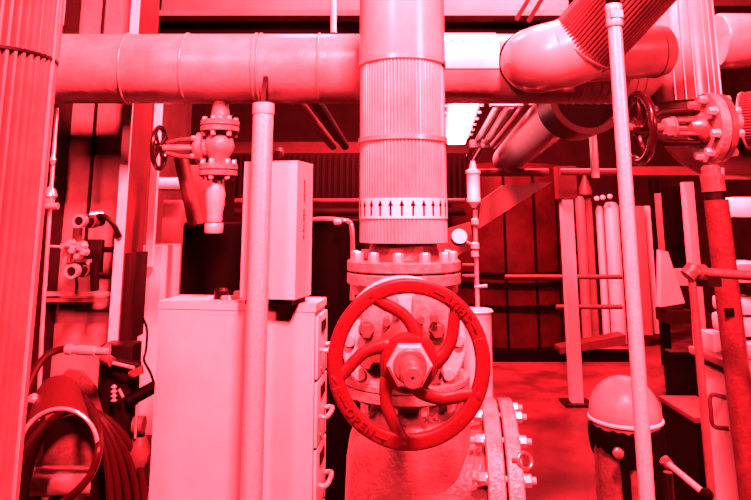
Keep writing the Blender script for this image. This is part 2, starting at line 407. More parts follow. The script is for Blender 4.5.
# raised yoke block, gland and studs
blk = MB().box((wx - .062, by - .012, wz + .058), (.095, .03, .11), bev=.012); blk.build('yoke_pad', 'iron', v)
MB().box((wx + .068, by - .012, wz + .058), (.095, .03, .11), bev=.012).build('yoke_pad', 'iron', v)
MB().box((wx, by - .02, wz - .012), (.2, .04, .075), bev=.014).build('gland_block', 'ironred', v)
for sx in (-.095, .082):
    for sz, r_ in ((.03, .019), (-.045, .016)):
        MB().hexa((wx + sx, by - .026, wz + sz), -Y, r_, .03).build('gland_nut', 'ironred', v)
for sx, sz in ((-.045, .055), (.04, .06), (-.02, .075), (.075, .065)):
    MB().cyl((wx + sx, by - .02, wz + sz), (wx + sx, by - .075, wz + sz), .009, seg=12).build('gland_stud', 'steel', v)
MB().lathe([(.06, 0), (.06, .04), (.045, .06), (.03, .12), (.03, by - 1.52)], (wx, by - .02, wz), -Y, 40).build('stem_housing', 'ironred', v)
# handwheel
HW = 1.5
wR = .1765
hw = MB()
sg = lambda x: math.copysign(abs(x) ** .55, x)
prof = [(wR - .0165 + .0165 * sg(math.cos(2 * PI * k / 24)), .0105 * sg(math.sin(2 * PI * k / 24))) for k in range(24)]
hw.lathe(prof, (wx, HW, wz), -Y, 96, close=True)
hw.lathe([(.060, -.012), (.064, -.006), (.064, .004), (.060, .010), (.057, .011), (.055, .015), (.05, .016), (0, .016)], (wx, HW, wz), -Y, 48)
tab = [(.93, 2), (.86, 0), (.76, -4), (.67, -11), (.58, -20), (.49, -28), (.41, -36), (.33, -44), (.24, -50)]
for k in range(5):
    base = 118 - 72 * k
    pts = []; rs = []
    for rr, da in tab:
        aa = math.radians(base + da)
        pts.append(Vector((wx + math.cos(aa) * wR * rr, HW, wz + math.sin(aa) * wR * rr)))
    pts = bez(pts, 4); m_ = len(pts)
    rs = [.0135 + .012 * max(0, (i / m_ - .6)) + .035 * max(0, .2 - i / m_) for i in range(m_)]
    hw.tube(pts, rs, 14, flat=.62, up=Y)
wheel = hw.build('handwheel', 'red', v)
lab(wheel, 'red cast handwheel with five curved spokes and raised lettering')
def rimplace(a_mid, word, step):
    def f(i):
        aa = math.radians(a_mid + (i - (len(word) - 1) / 2) * step)
        rad = Vector((math.cos(aa), 0, math.sin(aa)))
        tan = Vector((-math.sin(aa), 0, math.cos(aa)))          # counter-clockwise seen from the aisle
        return Vector((wx, HW - .0105, wz)) + rad * (wR - .0165), tan, -rad
    return f
glyphs('SHUT', rimplace(46, 'SHUT', 6.6), .023, .003).build('raised_lettering', 'red', wheel)
glyphs('OPEN', rimplace(228, 'OPEN', 6.6), .023, .003).build('raised_lettering', 'red', wheel)
def rim_arrow(a0, a1, head):
    mb = MB()
    pts = [Vector((wx + math.cos(math.radians(a0 + (a1 - a0) * i / 6)) * (wR - .0165), HW - .0118, wz + math.sin(math.radians(a0 + (a1 - a0) * i / 6)) * (wR - .0165))) for i in range(7)]
    mb.tube(pts, [.0016] * 7, 8)
    if head:
        mb.tube([pts[-1] , pts[-1] + (pts[-2] - pts[-1]).normalized() * .002, pts[-1] + (pts[-2] - pts[-1]).normalized() * .009], [.0004, .001, .0042], 8)
    return mb
for a0, a1, h in ((60, 69, False), (32, 23, True), (213, 204, False), (243, 252, True)):
    rim_arrow(a0, a1, h).build('raised_arrow', 'red', wheel)
for aa in (74, 18, 198, 258):
    q = math.radians(aa)
    MB().tube([Vector((wx + math.cos(q) * (wR - .017 + s_), HW - .0085, wz + math.sin(q) * (wR - .017 + s_))) for s_ in (-.013, 0, .013)], [.0016, .003, .0016], 8).build('raised_bar', 'red', wheel)
# nut, stem
MB().lathe([(.049, 0), (.049, .022), (.043, .028), (.0, .028)], (wx, HW - .013, wz), -Y, 6).build('wheel_nut', 'bolt', v)
st = [(.036, .0), (.036, .03), (.032, .034), (.03, .034), (.024, .034)]
for k in range(9):
    st += [(.0225, .036 + k * .009), (.0195, .0405 + k * .009)]
st += [(.022, .118), (.022, .130), (.018, .136), (.004, .136), (.003, .130), (0, .130)]
MB().lathe(st, (wx, HW - .012, wz), -Y, 28).build('threaded_stem', 'steel', v)

# --- lower strainer body
bx_, by_ = P(413, 440, 1.92).x, 1.89
zt = lz0 - .004
lv = thing('lower_strainer', 'heavy rounded cast pipe body with side flange below the red handwheel', 'valve body', (bx_, by_, 0))
zz = zc(505, 1.9)
prof = [(.125, zt), (.124, zt - .01), (.122, zt - .02), (.12, zt - .03), (.135, zt - .05), (.152, zt - .075), (.165, zt - .11), (.173, zt - .16), (.178, zz), (.172, zz - .12), (.15, zz - .2), (.1, zz - .25), (.0, zz - .27)]
MB().lathe(prof[::-1], (bx_ - .005, by_, 0), Z, 64).build('body_casting', 'body', lv, ang=50)
fx = P(481, 400, 1.89).x; fd = Vector((1, -.10, 0)).normalized(); fq = Vector((.10, 1, 0)).normalized()
sR = .262; tR = .185
MB().lathe([(tR - .02, -.05), (tR, .0), (tR + .004, .05), (tR - .005, .1), (tR + .012, fx - bx_ - .03), (tR + .02, fx - bx_)], (bx_, by_, zz), X, 64).build('side_neck', 'body', lv, ang=50)
MB().lathe([(sR - .003, 0), (sR, .003), (sR, .038), (sR - .003, .041)], (fx, by_, zz), fd, 80).build('side_flange', 'iron', lv)
MB().lathe([(sR - .02, .0415), (sR - .02, .0465)], (fx, by_, zz), fd, 64).build('gasket', 'black', lv)
MB().lathe([(sR - .003, .047), (sR, .05), (sR, .081), (sR - .003, .084)], (fx, by_, zz), fd, 80).build('blank_flange', 'iron', lv)
for k in range(16):
    aa = 2 * PI * (k + .45) / 16
    p = Vector((fx, by_, zz)) + fq * math.cos(aa) * (sR - .024) + Z * math.sin(aa) * (sR - .024)
    mb = MB().hexa(p, -fd, .0145, .024); mb.hexa(p + fd * .084, fd, .0145, .02); mb.cyl(p - fd * .036, p + fd * .114, .008, seg=10)
    mb.build('flange_bolt', 'bolt', lv)
MB().torus(P(525, 461, 1.69), Vector((.25, -1, .5)), .017, .0045, 32, 8).build('tag_ring', 'steel', lv)
MB().cyl(P(512, 460, 1.69), P(519, 461, 1.69), .005, seg=10).build('ring_shank', 'steel', lv)
pad = MB(); pr_ = []
pc = P(415, 508, 1.76)
MB().box((pc.x, by_ - .17, pc.z), (.23, .05, .09), bev=.022).build('raised_pad', 'body', lv)
MB().lathe([(.13, 0), (.13, .02), (.09, .04), (.08, zz - .24)], (bx_, by_, 0), Z, 40).build('pedestal', 'dark', lv)

# ================================================================== FILE CABINET AND WHAT STANDS ON IT
zt = 1.315
FR, FL, BR, BL = P(315, 301, 2.35), P(160, 298, 2.44), P(325, 294.5, 2.555), P(182, 292, 2.644)
cab = thing('drawer_cabinet', 'pale steel drawer cabinet behind the white support post', 'cabinet', ((FR.x + BL.x) / 2, 2.5, 0))
xy = lambda p: (p.x, p.y)
MB().prism([xy(FL), xy(FR), xy(BR), xy(BL)], .03, zt - .028).build('carcass', 'pale', cab)
def grow(pts, g):
    cxx = sum(p[0] for p in pts) / len(pts); cyy = sum(p[1] for p in pts) / len(pts)
    out = []
    for p in pts:
        dx, dy = p[0] - cxx, p[1] - cyy; l = math.hypot(dx, dy); out.append((p[0] + dx / l * g, p[1] + dy / l * g))
    return out
MB().prism(grow([xy(FL), xy(FR), xy(BR), xy(BL)], .006), zt - .026, zt).build('lid', 'pale', cab)
MB().prism(grow([xy(FL), xy(FR), xy(BR), xy(BL)], -.015), 0, .03).build('plinth', 'dark', cab)
e = (BR - FR); e.z = 0; wl = e.length; e.normalize(); nrm = Vector((e.y, -e.x, 0)); nrm = nrm if nrm.x > 0 else -nrm
rot = Matrix((e, nrm, Z)).transposed()
for k in range(5):
    ztop = zt - .04 - k * .215; zmid = ztop - .1045
    mid = Vector((FR.x, FR.y, 0)) + e * wl / 2
    dr = MB().box(mid + nrm * .006 + Z * zmid, (wl - .02, .012, .205), rot, bev=.003).build('drawer', 'pale', cab)
    hz_ = ztop - .118
    hb = MB().tube(bez([mid - e * .06 + nrm * .012 + Z * hz_, mid - e * .055 + nrm * .04 + Z * hz_, mid + e * .055 + nrm * .04 + Z * hz_, mid + e * .06 + nrm * .012 + Z * hz_], 5), .008, 8)
    hb.build('handle', 'bolt', dr)
    MB().box(mid + nrm * .014 + Z * (hz_ + .075), (.08, .006, .035), rot).build('label_holder', 'dark', dr)
    MB().cyl(mid + nrm * .012 + Z * (hz_ - .06) - e * .04, mid + nrm * .02 + Z * (hz_ - .085) - e * .01, .004, seg=8).build('latch', 'bolt', dr)

# box on feet
N_ = Vector((-.27, 2.285, 0)); ur = Vector((.2375, .971, 0)); uf = Vector((-.971, .2375, 0))
bx = thing('wall_dispenser_box', 'tall pale box with a column of small print on its side, on the drawer cabinet', 'box', tuple(N_ + ur * .08 + uf * .1 + Z * zt))
c4 = [xy(N_), xy(N_ + uf * .2), xy(N_ + uf * .2 + ur * .16), xy(N_ + ur * .16)]
zb0, zb1 = 1.337, P(296.5, 160.5, 2.285).z
MB().prism(c4, zb0, zb1).build('casing', 'palebox', bx)
MB().prism(grow(c4, -.02), zt, zb0).build('plinth', 'black', bx)
# side text: two short words of stacked marks, too small to read
rt = Matrix((ur, Vector((ur.y, -ur.x, 0)), Z)).transposed()
tx = MB(); random.seed(3)
for py in (182, 186.5, 191, 195.5, 199.5, 210.5, 215, 219.5, 226, 230.5, 237):
    p = P(303.7 - (py - 180) * .018, py, 2.36)
    base = N_ + ur * .072 + Vector((ur.y, -ur.x, 0)) * .0008
    base.z = p.z
    for j in range(3):
        tx.box(base + Z * (.004 - .004 * j), (.011 if j != 1 else .006, .0016, .0026), rt)
    tx.box(base - ur * random.choice((.004, -.004, 0)), (.003, .0016, .010), rt)
tx.build('side_lettering', 'lettering', bx)
MB().box(N_ + ur * .162 + Vector((ur.y, -ur.x, 0)) * -.03 + Z * 1.42, (.02, .01, .03), rt).build('hinge', 'bolt', bx)

# black case standing behind the cabinet top
kx0, kx1 = P(183, 250, 2.72).x, P(268, 250, 2.72).x
k_ = thing('black_case', 'black case standing behind the drawer cabinet under the small hanging valve', 'case', ((kx0 + kx1) / 2, 2.8, 0))
zk = P(200, 224, 2.7).z
MB().box(((kx0 + kx1) / 2, 2.80, zk / 2), (kx1 - kx0, .2, zk), bev=.01).build('casing', 'black', k_)
MB().box(((kx0 + kx1) / 2, 2.80, zk + .003), (kx1 - kx0 - .01, .19, .006)).build('top_trim', 'dimred', k_)
# odds and ends on the cabinet
tag(MB().lathe([(.024, 0), (.026, .004), (.026, .03), (.018, .04), (0, .043)], P(221, 298, 2.5) * 1 - Z * (P(221, 298, 2.5).z - zt), Z, 24).build('bottle_cap', 'dark'), 'dark round cap lying on top of the drawer cabinet', 'cap')
tag(MB().tube([Vector((P(232, 296, 2.47).x, 2.47, zt + .009)), Vector((P(243, 296, 2.5).x, 2.52, zt + .009))], .008, 10).build('pipe_nipple', 'steel'), 'short steel pipe nipple lying on the drawer cabinet lid', 'fitting')
tag(MB().hexa(Vector((P(225, 297, 2.45).x, 2.445, zt)), Z, .013, .018).build('hex_nut', 'bolt'), 'loose hex nut on the front edge of the drawer cabinet lid', 'nut')
tag(MB().tube(bez([Vector((P(234, 291, 2.55).x, 2.57, zt + .011)), Vector((P(240, 290, 2.57).x, 2.59, zt + .012)), Vector((P(247, 289, 2.58).x, 2.61, zt + .011))]), .01, 10).build('pipe_elbow', 'steel'), 'small bent pipe fitting by the black case on the drawer cabinet', 'fitting')

# ================================================================== WHITE SUPPORT POST
pp = P(260, 220, 2.185)
zpt = P(268, 104, 2.18).z
po = thing('support_post', 'white round steel post holding up the horizontal main pipe', 'post', (pp.x, pp.y, 0))
MB().lathe([(.034, .012), (.034, zpt)], (pp.x, pp.y, 0), Z, 32).build('shaft', 'galv', po)
MB().box((pp.x, pp.y, .006), (.16, .1, .012)).build('base_plate', 'dark', po)
MB().lathe([(.036, zpt - .035), (.0365, zpt - .033), (.0365, zpt), (.034, zpt + .002)], (pp.x, pp.y, 0), Z, 32).build('top_collar', 'galv', po)
MB().slab([(pp.x - .006, 2.16, zpt - .01), (pp.x - .006, 2.215, zpt - .01), (pp.x - .006, 2.218, zpt + .09), (pp.x - .006, 2.195, zpt + .1), (pp.x - .006, 2.165, zpt + .05)], X, .016).build('saddle_fin', 'dark', po)

# ================================================================== SMALL HANGING VALVE
hv = thing('hanging_drain_valve', 'small flanged valve with black handwheel hanging under the horizontal main', 'valve', P(219, 150, 2.36))
vx = P(219, 150, 2.36).x; vy = 2.36
def hz2(py): return P(219, py, 2.36).z
zm_ = mz - mR
MB().lathe([(.036, hz2(121)), (.034, hz2(116)), (.028, zm_ - .004), (.036, zm_ + .012)], (vx, vy, 0), Z, 28).build('nozzle', 'iron', hv)
for a_, b_, nm in ((126.2, 121, 'pipe_flange'), (132, 127, 'upper_flange'), (170, 164.5, 'lower_flange'), (176, 171, 'outlet_flange')):
    MB().lathe([(.067, hz2(a_)), (.069, hz2(a_) + .002), (.069, hz2(b_) - .002), (.067, hz2(b_))], (vx, vy, 0), Z, 40).build(nm, 'iron', hv)
for k in range(6):
    aa = 2 * PI * (k + .3) / 6
    p = Vector((vx + math.cos(aa) * .055, vy + math.sin(aa) * .055, 0))
    mb = MB().hexa(p + Z * hz2(121), Z, .0095, .013); mb.cyl(p + Z * (hz2(132) - .005), p + Z * (hz2(121) + .005), .006, seg=8); mb.hexa(p + Z * hz2(132), -Z, .0095, .018); mb.build('flange_bolt', 'bolt', hv)
    mb = MB().hexa(p + Z * hz2(164.5), Z, .0095, .018); mb.cyl(p + Z * (hz2(176) - .005), p + Z * (hz2(164.5) + .005), .006, seg=8); mb.hexa(p + Z * hz2(176), -Z, .0095, .014); mb.build('flange_bolt', 'bolt', hv)
MB().lathe([(.034, hz2(165)), (.03, hz2(160)), (.048, hz2(153)), (.055, hz2(146)), (.048, hz2(139)), (.03, hz2(134)), (.034, hz2(131))], (vx, vy, 0), Z, 32).build('body', 'iron', hv, ang=60)
zs_ = hz2(148)
MB().lathe([(.032, .03), (.034, .055), (.056, .056), (.056, .075), (.04, .077), (.03, .09), (.012, .095), (.012, .245)], (vx, vy, zs_), -X, 32).build('bonnet', 'iron', hv)
for s_ in (-1, 1):
    MB().tube([Vector((vx - .08, vy, zs_ + s_ * .034)), Vector((vx - .14, vy, zs_ + s_ * .03)), Vector((vx - .19, vy, zs_ + s_ * .018))], .008, 10).build('yoke_arm', 'ironred', hv)
for k in range(4):
    aa = PI / 4 + PI / 2 * k
    MB().hexa((vx - .077, vy + math.cos(aa) * .045, zs_ + math.sin(aa) * .045), -X, .009, .016).build('bonnet_nut', 'bolt', hv)
wh = MB(); wxx = vx - .215
wh.torus((wxx, vy, zs_), X, .074, .009, 48, 10)
for k in range(4):
    aa = PI / 4 + PI / 2 * k
    wh.tube([Vector((wxx, vy, zs_)), Vector((wxx, vy + math.cos(aa) * .072, zs_ + math.sin(aa) * .072))], .006, 8)
wh.cyl((wxx - .015, vy, zs_), (wxx + .015, vy, zs_), .018, seg=20)
wh.build('handwheel', 'blackgloss', hv)
MB().lathe([(.026, hz2(222)), (.028, hz2(219)), (.028, hz2(213)), (.033, hz2(205)), (.035, hz2(194)), (.030, hz2(184)), (.026, hz2(177))], (vx - .006, vy, 0), Z, 28).build('outlet_reducer', 'galv', hv)
MB().lathe([(.030, hz2(233)), (.032, hz2(232)), (.032, hz2(224)), (.030, hz2(223))], (vx - .006, vy, 0), Z, 28).build('end_cap', 'galv', hv)

# ================================================================== STEEL COLUMN WITH SERVICE FITTINGS
colx = lambda px, d: (px - PX0) * d / 668
c0 = thing('steel_column', 'broad pale-painted steel column behind the horizontal main', 'column', (colx(95, 2.85), 2.85, 0))
xa, xb = colx(60, 2.82), colx(124, 2.66)
MB().box(((xa + xb) / 2, 2.86, 2.075), (xb - xa, .04, 4.15)).build('web_plate', 'plate', c0)
MB().box((xb, 2.745, 2.075), (.034, .21, 4.15)).build('flange', 'redsteel', c0)
MB().box((xb - .002, 2.634, 2.075), (.034, .012, 4.15)).build('edge_strip', 'white', c0)
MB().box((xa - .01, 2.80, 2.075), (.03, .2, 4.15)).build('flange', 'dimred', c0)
sx_ = colx(87, 2.83)
MB().box((sx_, 2.836, 2.6), (.012, .012, 2.3)).build('plate_joint', 'dark', c0)

for py, th in ((294, .016), (300.5, .013)):
    o = MB().box(((xa + xb) / 2 + .02, 2.74, P(95, py, 2.72).z), (xb - xa + .02, .03, th))
    tag(o.build('pipe_rail', 'chrome' if py < 297 else 'steel'), 'flat steel rail across the pale column, ' + ('upper of the close pair' if py < 297 else 'lower of the close pair'), 'rail')
o = MB().cyl(P(80, 249, 2.70), P(122, 250, 2.70), .012, seg=14)
tag(o.build('feed_tube', 'dark'), 'dark horizontal tube running from the brass manifold to the column flange', 'tube')
# manifold with two open pipe mouths
mf = thing('valve_manifold', 'bright brass manifold with two open pipe mouths fixed on the pale column', 'manifold', P(80, 245, 2.68))
def mouth(px, py, r):
    c_ = P(px, py, 2.5)
    MB().lathe([(r * .66, 0), (r, 0), (r, .03), (r * .9, .034), (r * .66, .034)], c_, Y, 28, close=True).build('pipe_mouth', 'chrome', mf)
    MB().lathe([(r * .65, .006), (r * .65, .02), (r * .88, .036), (r * .88, .2)], c_, Y, 24).build('pipe_barrel', 'dark', mf)
    MB().lathe([(r * 1.1, .09), (r * 1.15, .1), (r * 1.15, .13), (r * 1.1, .14)], c_, Y, 20).build('coupling', 'ironred', mf)
mouth(78.5, 221, .025); mouth(71, 271.5, .026)
MB().cyl(P(74, 240, 2.60), P(70, 262, 2.60), .03, seg=18).build('back_block', 'chrome', mf)
MB().cyl(P(78, 228, 2.58), P(75, 262, 2.58), .018, seg=16).build('riser_tube', 'ironred', mf)
for px, py, r in ((83, 246, .018), (75, 250, .014), (86, 252, .013), (72, 243, .015), (80, 256, .013), (66, 246, .012)):
    MB().hexa(P(px, py, 2.56), -Y, r, .035).build('union_nut', 'chrome', mf)
MB().tube([P(46, 246, 2.52), P(68, 247, 2.54), P(82, 247, 2.55)], .0045, 8).build('valve_lever', 'chrome', mf)
MB().cyl(P(90, 215, 2.6), P(103, 214, 2.62), .014, seg=14).build('side_port', 'chrome', mf)
MB().box(P(79, 262, 2.6), (.09, .02, .02)).build('bracket', 'chrome', mf)
MB().box(P(88, 256, 2.66), (.12, .03, .13), bev=.01).build('contrast_block', 'dark', mf)  # dark block added behind the fittings for contrast
MB().cyl(P(94, 262, 2.6), P(95, 290, 2.62), .016, seg=14).build('dark_downpipe', 'dark', mf)
tag(MB().tube(bez([P(88, 216, 2.62), P(103, 216, 2.60), P(113, 224, 2.6), P(120, 237, 2.62)]), .010, 10).build('manifold_hose', 'dark'), 'dark bent hose arching from the upper pipe mouth over to the column flange', 'hose')
tag(MB().tube(bez([P(76, 278, 2.60), P(77, 285, 2.62), P(76, 293, 2.68)]), .006, 8).build('drip_tube', 'dark'), 'thin dark drip tube below the lower open pipe mouth', 'tube')
# sampling tubes in the gap beside the riser
g = thing('sampling_line', 'thin bright tube line with small valve in the dark gap beside the ribbed riser', 'tube', P(50, 220, 2.5))
MB().tube([P(57, 108, 2.5), P(53, 165, 2.5), P(48, 240, 2.5), P(42, 330, 2.5), P(38, 420, 2.5)], .007, 10).build('tube', 'chrome', g)
MB().tube([P(65, -5, 2.5), P(62, 25, 2.5)], .006, 8).build('upper_tube', 'chrome', g)
MB().lathe([(.008, -.05), (.018, -.03), (.018, -.01), (.026, .0), (.02, .02), (.008, .035)], P(50, 196, 2.48), Z, 18).build('valve_body', 'chrome', g)
MB().cyl(P(44, 206, 2.47), P(58, 206, 2.47), .012, seg=14).build('crossbar', 'chrome', g)
MB().lathe([(.005, -.02), (.012, 0), (.005, .02)], P(53, 160, 2.49), Z, 14).build('coupling', 'chrome', g)
tag(MB().tube([P(75, -5, 2.9), P(68, 30, 2.9)], .014, 10).build('conduit', 'white'), 'white conduit beside the column top above the horizontal main', 'conduit')
tag(MB().tube([P(155, -5, 3.0), P(153, 40, 3.0)], .022, 14).build('downpipe', 'redsteel'), 'red drop pipe behind the column top above the horizontal main', 'pipe')
# bright conduits below the main
tag(MB().box((colx(152, 3.05), 3.05, P(152, 172, 3.05).z), (.03, .03, .85)).build('strut_channel', 'white'), 'white strut channel rising from the pale upright panel beside the small black handwheel', 'strut')

# pale upright panels behind
def panel(name, label, cat, px0, px1, py0, d, m, th=.05, zb=0.0):
    z1 = P(px0, py0, d).z; x0_, x1_ = colx(px0, d), colx(px1, d)
    return tag(MB().box(((x0_ + x1_) / 2, d + th / 2, (z1 + zb) / 2), (x1_ - x0_, th, z1 - zb), bev=.006).build(name, m), label, cat)
panel('narrow_cupboard', 'tall pale narrow cupboard standing between the steel column and the drawer cabinet', 'cupboard', 141, 164, 246, 3.1, 'pale', .3)
panel('insulated_cabinet', 'pinkish tall locker behind the pale panel, beside the black case', 'locker', 162, 186, 200, 3.5, 'wallpale', .3)
tag(MB().cyl(P(158, 184, 3.3), P(182, 184, 3.3), .033, seg=24).build('cross_pipe', 'white'), 'short white horizontal pipe crossing above the pinkish tall locker', 'pipe')
tag(MB().tube([P(181, 158, 2.75), P(196, 226, 2.7)], .03, 16).build('diagonal_brace', 'redpipe'), 'red slanting brace behind the small hanging valve', 'brace')
panel('back_board', 'pinkish board behind the small hanging valve and above the black case', 'board', 186, 212, 165, 3.15, 'wallpale', .03, 1.0)

# ================================================================== HOSE STATION (bottom)
hd = 2.05
hg = thing('hose_hanger', 'curved red hose hanger with a bright front lip on the column', 'hanger', P(62, 420, hd))
hc = P(57, 452, hd)
rad = .112
sh_ = MB(); n = 22; vs = []
rx, rz = P(58, 400, 2.2).x, P(58, 375, 2.2).z - .092
for off in (0, .006):
    for yy in (hd + .005, 2.20):
        fr = yy < hd + .1
        for i in range(n + 1):
            q = math.radians(12 + 156 * i / n)
            r_ = (rad if fr else .092) - off
            vs.append(((hc.x if fr else rx) + math.cos(q) * r_ * (1 if fr else .86), yy, (hc.z if fr else rz) + math.sin(q) * r_))
m_ = n + 1; fs = []
for i in range(n):
    fs += [(i, i + 1, m_ + i + 1, m_ + i), (2 * m_ + i, 3 * m_ + i, 3 * m_ + i + 1, 2 * m_ + i + 1), (i, 2 * m_ + i, 2 * m_ + i + 1, i + 1), (m_ + i, m_ + i + 1, 3 * m_ + i + 1, 3 * m_ + i)]
fs += [(0, m_, 3 * m_, 2 * m_), (n, 2 * m_ + n, 3 * m_ + n, m_ + n)]
sh_._add(vs, fs); sh_.build('saddle', 'hanger', hg)
MB().tube(arc(hc + Y * .004, X, Z, rad + .004, math.radians(-5), math.radians(185), 28), .006, 10).build('front_lip', 'chrome', hg)
# back plate with curved top
bp = MB(); pts_ = [(P(px, py, 2.42)) for px, py in ((36, 470), (40, 420), (50, 385), (62, 372), (76, 374), (90, 390), (98, 420), (100, 470))]
MB().slab([Vector((p.x, 2.46, p.z)) for p in pts_], Y, .015).build('back_plate', 'ironred', hg)
# coiled hose
ho = MB()
for k in range(5):
    yk = 2.375 + .012 * k
    oc = P(66 + 2 * k, 512 - 2 * k, yk); w_ = .150 + .021 * k; dz = .325 - .006 * k
    loop = [Vector((oc.x + math.sin(2 * PI * i / 40) * w_ * (1 - .1 * math.cos(2 * PI * i / 40)), yk + .012 * math.sin(6 * PI * i / 40 + k), oc.z + math.cos(2 * PI * i / 40) * dz)) for i in range(41)]
    ho.tube(loop, .0125, 10, cap=False)
ho.tube(bez([P(84, 398, 2.36), P(90, 406, 2.28), P(97, 422, 2.16), P(99, 446, hd - .0), P(93, 470, hd - .02), P(80, 488, hd - .03), P(60, 505, hd - .02)]), .0115, 10)
tag(ho.build('coiled_hose', 'rubber'), 'dark red hose hung in coils over the curved hanger', 'hose')
fh = thing('hose_tail', 'dark hose tail arching to a bright coupling above the hose hanger', 'hose', P(60, 350, 2.3))
MB().tube(bez([P(24, 420, 2.2), P(25, 400, 2.22), P(33, 375, 2.25), P(45, 357, 2.28), P(58, 350, 2.3), P(66, 349, 2.3)]), .012, 10).build('hose', 'rubber', fh)
MB().lathe([(.013, 0), (.018, .005), (.018, .022), (.013, .026), (.013, .04), (.016, .042), (.016, .1), (.012, .105), (.012, .15)], P(65, 349, 2.3), P(90, 350.5, 2.3) - P(65, 349, 2.3), 16).build('coupling', 'chrome', fh)
MB().tube(bez([P(92, 351, 2.3), P(102, 351, 2.31), P(108, 347, 2.34)]), .013, 12).build('elbow', 'steel', fh)
sp = thing('floor_level_pipe', 'bright silver horizontal pipe crossing low beneath the hose hanger', 'pipe', P(65, 482, 2.32))
MB().cyl(P(8, 482, 2.52), P(110, 481, 2.52), .046, seg=32).build('barrel', 'chrome', sp)
MB().lathe([(.049, 0), (.049, .05)], P(12, 482, 2.52), X, 32).build('end_sleeve', 'steel', sp)
MB().box(P(60, 482, 2.52) - Z * (P(60, 482, 2.52).z / 2 + .02), (.05, .05, P(60, 482, 2.52).z - .045)).build('support_leg', 'dark', sp)
for k, (px, py) in enumerate(((24, 393), (37, 399))):
    tag(MB().lathe([(.006, 0), (.014, .006), (.016, .016), (.01, .028), (0, .03)], P(px, py, 2.12 + .05 * k), Vector((-.4, -1, .3)), 16).build('pipe_plug', 'chrome'), ('bright round plug at the ribbed riser beside the hose hanger', 'bright plug just above the lip of the hose hanger')[k], 'plug')

# dark valve tree between hose and cabinet
vt = thing('dark_valve_tree', 'dark upright valve assembly between the hanging hose and drawer cabinet', 'valve', P(122, 400, 2.5))
MB().box(P(118, 400, 2.52) * 1 - Z * (P(118, 400, 2.52).z - .58), (.12, .1, 1.16), bev=.01).build('standpipe', 'dark', vt)
MB().cyl(P(105, 360, 2.46), P(140, 366, 2.46), .016, seg=14).build('cross_arm', 'dark', vt)
MB().cyl(P(113, 363, 2.42), P(134, 368, 2.40), .006, seg=10).build('lever', 'chrome', vt)
MB().cyl(P(103, 357, 2.44), P(112, 362, 2.42), .017, seg=14).build('gland', 'ironred', vt)
MB().slab([P(128, 372, 2.44), P(141, 366, 2.44), P(142, 374, 2.44), P(129, 379, 2.44)], Y, .02).build('bracket', 'ironred', vt)
for py in (387, 391.5, 396, 400.5): MB().lathe([(.004, -.007), (.011, 0), (.004, .007)], P(114, py, 2.42), Z, 14).build('bead', 'chrome', vt)
MB().cyl(P(119, 389, 2.42), P(123, 397, 2.42), .005, seg=8).build('pin', 'chrome', vt)
MB().cyl(P(134, 425, 2.45), P(144, 425, 2.45), .03, seg=18).build('lower_body', 'ironred', vt)
MB().lathe([(.02, -.06), (.035, -.03), (.04, 0), (.03, .03), (.02, .05)], P(139, 452, 2.45), Z, 20).build('lower_bulb', 'ironred', vt)
MB().cyl(P(137, 405, 2.42), P(135, 438, 2.42), .004, seg=8).build('thin_rod', 'chrome', vt)
MB().cyl(P(141, 432, 2.45) , P(141, 432, 2.45) - Z * (P(141, 432, 2.45).z - .0), .014, seg=12).build('stand_leg', 'dark', vt)
MB().cyl(P(127, 402, 2.46), P(156, 386, 2.5), .022, seg=14).build('slanting_clamp', 'black', vt)
MB().box(P(146, 468, 2.5), (.07, .08, .2), bev=.01).build('lower_housing', 'dimred', vt)
tag(MB().tube(bez([P(143, 318, 2.8), P(147, 330, 2.78), P(146, 350, 2.76), P(144, 360, 2.74), P(150, 372, 2.72), P(154, 383, 2.7)]), .005, 8).build('black_cable', 'black'), 'thin black cable hanging in front of the pale upright panel', 'cable')
zj0, zj1 = P(130, 338, 2.75).z, P(130, 252, 2.75).z
tag(MB().box((xb + .031, 2.745, (zj0 + zj1) / 2), (.026, .19, zj1 - zj0), bev=.004).build('dark_junction_box', 'dimred'), 'dark flat box on the column flank beside the black cable', 'box')

# ================================================================== BLACK DRUM + PALE HOSE, left of the valve
bd = thing('black_tank', 'tall black tank behind the drawer cabinet beside the central valve', 'tank', (colx(337, 3.0), 3.1, 0))
zt_ = P(337, 219, 3.0).z
MB().lathe([(.15, 0), (.155, .02), (.155, zt_ - .03), (.148, zt_ - .006), (.12, zt_), (0, zt_ + .002)], (colx(331, 3.0), 3.1, 0), Z, 40).build('shell', 'black', bd)
MB().torus((colx(331, 3.0), 3.1, zt_ - .008), Z, .148, .006, 40, 8).build('rim', 'dimred', bd)
th = MB().tube(bez([P(305, 220, 2.95), P(325, 219, 2.9), P(341, 220, 2.88), P(349, 222, 2.88), P(352, 230, 2.88), P(353, 262, 2.88), P(352, 300, 2.88)]), .010, 10)
tag(th.build('pale_hose', 'chrome'), 'thin pale pipe bending down over the black tank beside the valve flange', 'pipe')
tag(MB().lathe([(.004, 0), (.014, .004), (.014, .02), (.009, .03), (0, .032)], P(334, 222, 2.84), Vector((1, -.3, 0)), 14).build('pipe_fitting', 'white'), 'small white fitting on the thin pale pipe above the black tank', 'fitting')

